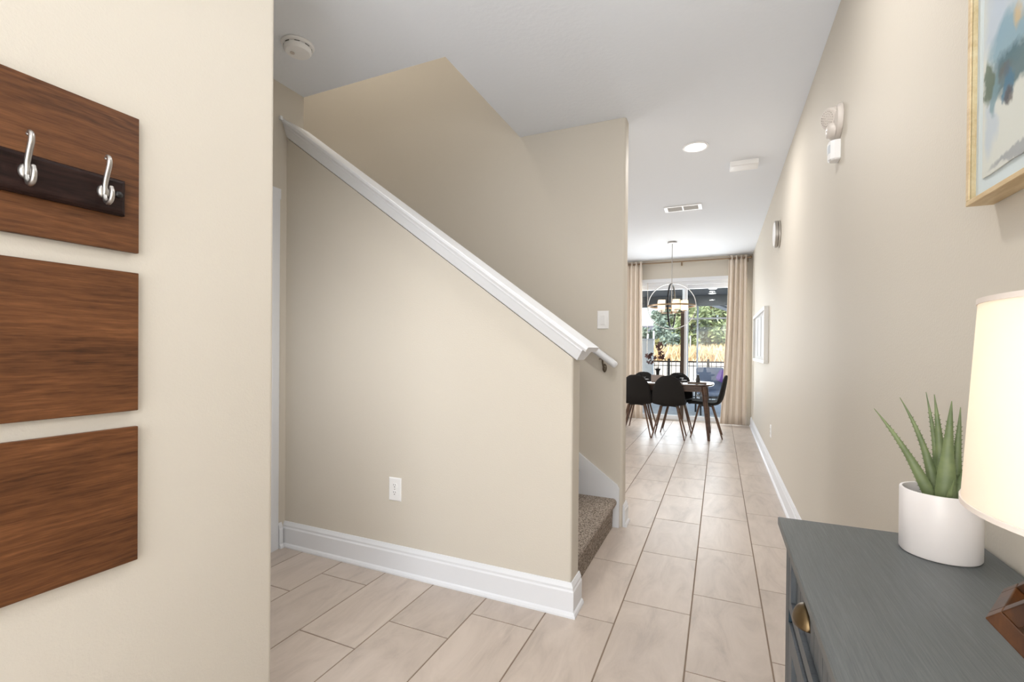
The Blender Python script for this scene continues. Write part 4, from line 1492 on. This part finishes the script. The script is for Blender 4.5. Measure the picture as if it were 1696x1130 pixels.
pw = MB().cbox(-.12, .12, -.045, .045, -.12, .12, .04, Matrix.Rotation(R(24), 4, 'Y') @ Matrix.Rotation(R(-16), 4, 'X')).obj('throw_pillow', M_PURPLE, bevel=.015, loc=(.085, 9.83, .70))
tag(pw, 'purple throw pillow on the patio chair', 'pillow')

# ------------------------------------------------------------------ outside: yard
gm = MB()
nx_, ny_ = 30, 24
random.seed(5)
vs = []
for j in range(ny_+1):
    y = 11.5+j*(70-11.5)/ny_
    for i in range(nx_+1):
        x = -35+i*60/nx_
        if y < 15:
            z = -.2
        elif y < 22:
            z = -.2+.95*(y-15)/7
        else:
            z = .75+.004*(y-22)
        vs.append((x, y, z+random.uniform(-.03, .03)))
fs = [(j*(nx_+1)+i, j*(nx_+1)+i+1, (j+1)*(nx_+1)+i+1, (j+1)*(nx_+1)+i) for j in range(ny_) for i in range(nx_)]
gm.add(vs, fs)
struct(gm.obj('ground', M_SAND, smooth=True))

fe = thing('yard_fence', 'black metal picket fence across the yard', 'fence', (-1.0, 13.8, -.2))
for z0, z1 in ((1.07, 1.11), (.965, .985), (.12, .145)):
    MB().box(-4.0, 4.0, -.015, .015, z0, z1).obj('rail', M_BLACKMETAL, fe)
for xx in (-3.95, -2.13, -.29, .73, 2.56, 3.95):
    MB().cbox(xx-.03, xx+.03, -.03, .03, -.1, 1.17, .008).obj('post', M_BLACKMETAL, fe)
pk = MB()
x = -3.9
while x < 3.95:
    pk.box(x-.008, x+.008, -.008, .008, .05, 1.09)
    x += .115
pko = pk.obj('pickets', M_BLACKMETAL, fe)
pko['kind'] = 'stuff'

# dry grass on the bank
random.seed(21)
gr = MB()
for i in range(9000):
    x = random.uniform(-9, 5)
    y = random.uniform(22.2, 25.6)
    h = random.uniform(.35, .85)
    a = random.uniform(0, PI)
    dx, dy = .03*math.cos(a), .03*math.sin(a)
    lx, ly = random.uniform(-.2, .2), random.uniform(-.2, .2)
    z = .72
    gr.add([(x-dx, y-dy, z), (x+dx, y+dy, z), (x+lx+dx*.5, y+ly, z+h*.7), (x+lx*1.6, y+ly*1.6, z+h)], [(0, 1, 2), (0, 2, 3)])
go = gr.obj('tall_grass', M_GRASS)
go['kind'] = 'stuff'
tag(go, 'tall golden dry grass along the bank beyond the fence', 'grass')

def tree(label, x, y, h, r, mat, seed, n=2600, ls=.16):
    rnd = random.Random(seed)
    z0 = .78
    t = thing('garden_tree', label, 'tree', (x, y, z0))
    tk_ = MB()
    tk_.tube([(0, 0, -.2), (.05, 0, h*.3), (-.04, .05, h*.55), (0, 0, h*.85)], [.13, .10, .07, .02], 8)
    for k in range(5):
        a = rnd.uniform(0, 2*PI)
        zb_ = h*rnd.uniform(.25, .6)
        tk_.tube([(0, 0, zb_), (r*.4*math.cos(a), r*.4*math.sin(a), zb_+h*.12), (r*.75*math.cos(a), r*.75*math.sin(a), zb_+h*.25)], [.05, .035, .012], 6)
    tk_.obj('trunk', M_BARK, t, smooth=True)
    lv = MB()
    cl = []
    for k in range(26):
        a = rnd.uniform(0, 2*PI)
        q_ = math.sqrt(rnd.random())
        zz = rnd.uniform(.18, 1)
        rr = r*q_*math.sin(PI*min(1, .25+.75*zz))*1.1
        cl.append((rr*math.cos(a), rr*math.sin(a), h*zz, r*rnd.uniform(.22, .4)))
    for k in range(n):
        cx, cy, cz, cr = rnd.choice(cl)
        d = Vector((rnd.gauss(0, 1), rnd.gauss(0, 1), rnd.gauss(0, 1))).normalized()*cr*rnd.random()**.4
        p = Vector((cx, cy, cz))+d
        u_ = Vector((rnd.gauss(0, 1), rnd.gauss(0, 1), rnd.gauss(0, 1))).normalized()
        w_ = u_.orthogonal().normalized()
        s_ = ls*rnd.uniform(.5, 1.2)
        lv.add([tuple(p-u_*s_), tuple(p+w_*s_*.45), tuple(p+u_*s_), tuple(p-w_*s_*.45)], [(0, 1, 2, 3)])
    lo = lv.obj('foliage', mat, t)
    lo['kind'] = 'stuff'
    return t
tree('broad leafy green tree right of the door sash beyond the grass', -.4, 28.0, 4.6, 2.0, M_LEAF, 1, 5200, .17)
tree('broad grey-green tree at the right edge of the view', 1.9, 29.5, 4.4, 2.0, M_LEAF, 2, 4200, .17)
tree('grey-green tree behind the chandelier left of the sash', -2.7, 29.0, 3.5, 1.35, M_LEAF2, 3, 3000, .15)
tree('small bluish conifer-like tree beside the white poles at left', -4.35, 29, 1.55, .45, M_LEAF2, 4, 900, .11)
tree('low bushy tree under the broad green tree', -1.3, 27.6, 2.2, 1.5, M_LEAF2, 5, 3000, .14)
for i, (x, y, r, lb) in enumerate(((-3.0, 27.3, 1.0, 'low olive shrub at the left end of the grass bank'), (.6, 27.4, 1.2, 'low olive shrub at the right end of the grass bank'), (2.4, 27.8, 1.2, 'low olive shrub at the far right of the bank'))):
    rnd = random.Random(40+i)
    t = thing('garden_shrub', lb, 'shrub', (x, y, .76))
    lv = MB()
    for k in range(2000):
        d = Vector((rnd.gauss(0, 1), rnd.gauss(0, 1), abs(rnd.gauss(0, 1)))).normalized()*r*rnd.random()**.4
        d.z *= 1.15
        u_ = Vector((rnd.gauss(0, 1), rnd.gauss(0, 1), rnd.gauss(0, 1))).normalized()
        w_ = u_.orthogonal()
        s_ = .12*rnd.uniform(.5, 1.2)
        lv.add([tuple(d-u_*s_), tuple(d+w_*s_*.4), tuple(d+u_*s_), tuple(d-w_*s_*.4)], [(0, 1, 2, 3)])
    lv.obj('foliage', M_SHRUB, t)['kind'] = 'stuff'
    MB().tube([(0, 0, -.1), (0, 0, r*.7)], .04, 6).obj('stem', M_BARK, t)

nh = thing('neighbour_house', 'white neighbouring house with grey roof beyond the yard at left', 'house', (-8.5, 36, .7))
MB().box(-4, 3.4, 0, 6, 0, 1.15).obj('wall', M_STUCCO, nh)
MB().prism([(-.5, 1.15), (6.5, 1.15), (6.5, 1.28), (3, 2.5), (-.5, 1.28)], -4.4, 3.8, 'x').obj('roof', M_ROOF, nh)
MB().box(-4.4, 3.8, -.54, -.502, 1.12, 1.32).obj('fascia', M_TRIM, nh)
for i, (px, py, h, lean, lb) in enumerate(((-3.55, 25.5, 1.35, .10, 'leaning white pole at the left of the grass bank'), (-3.15, 25.5, 1.5, 0, 'upright white pole beside the leaning pole'), (-1.35, 25.5, 1.25, 0, 'thin white pole standing in the grass right of the sash'))):
    w = thing('white_pole', lb, 'pole', (px, py, .7))
    MB().tube([(0, 0, 0), (lean, 0, h)], .05 if i < 2 else .03, 10).obj('shaft', M_TRIM, w, smooth=True)
    MB().ball((lean, 0, h), .055 if i < 2 else .033, 10, (1, 1, .5)).obj('pole_cap', M_TRIM, w, smooth=True)
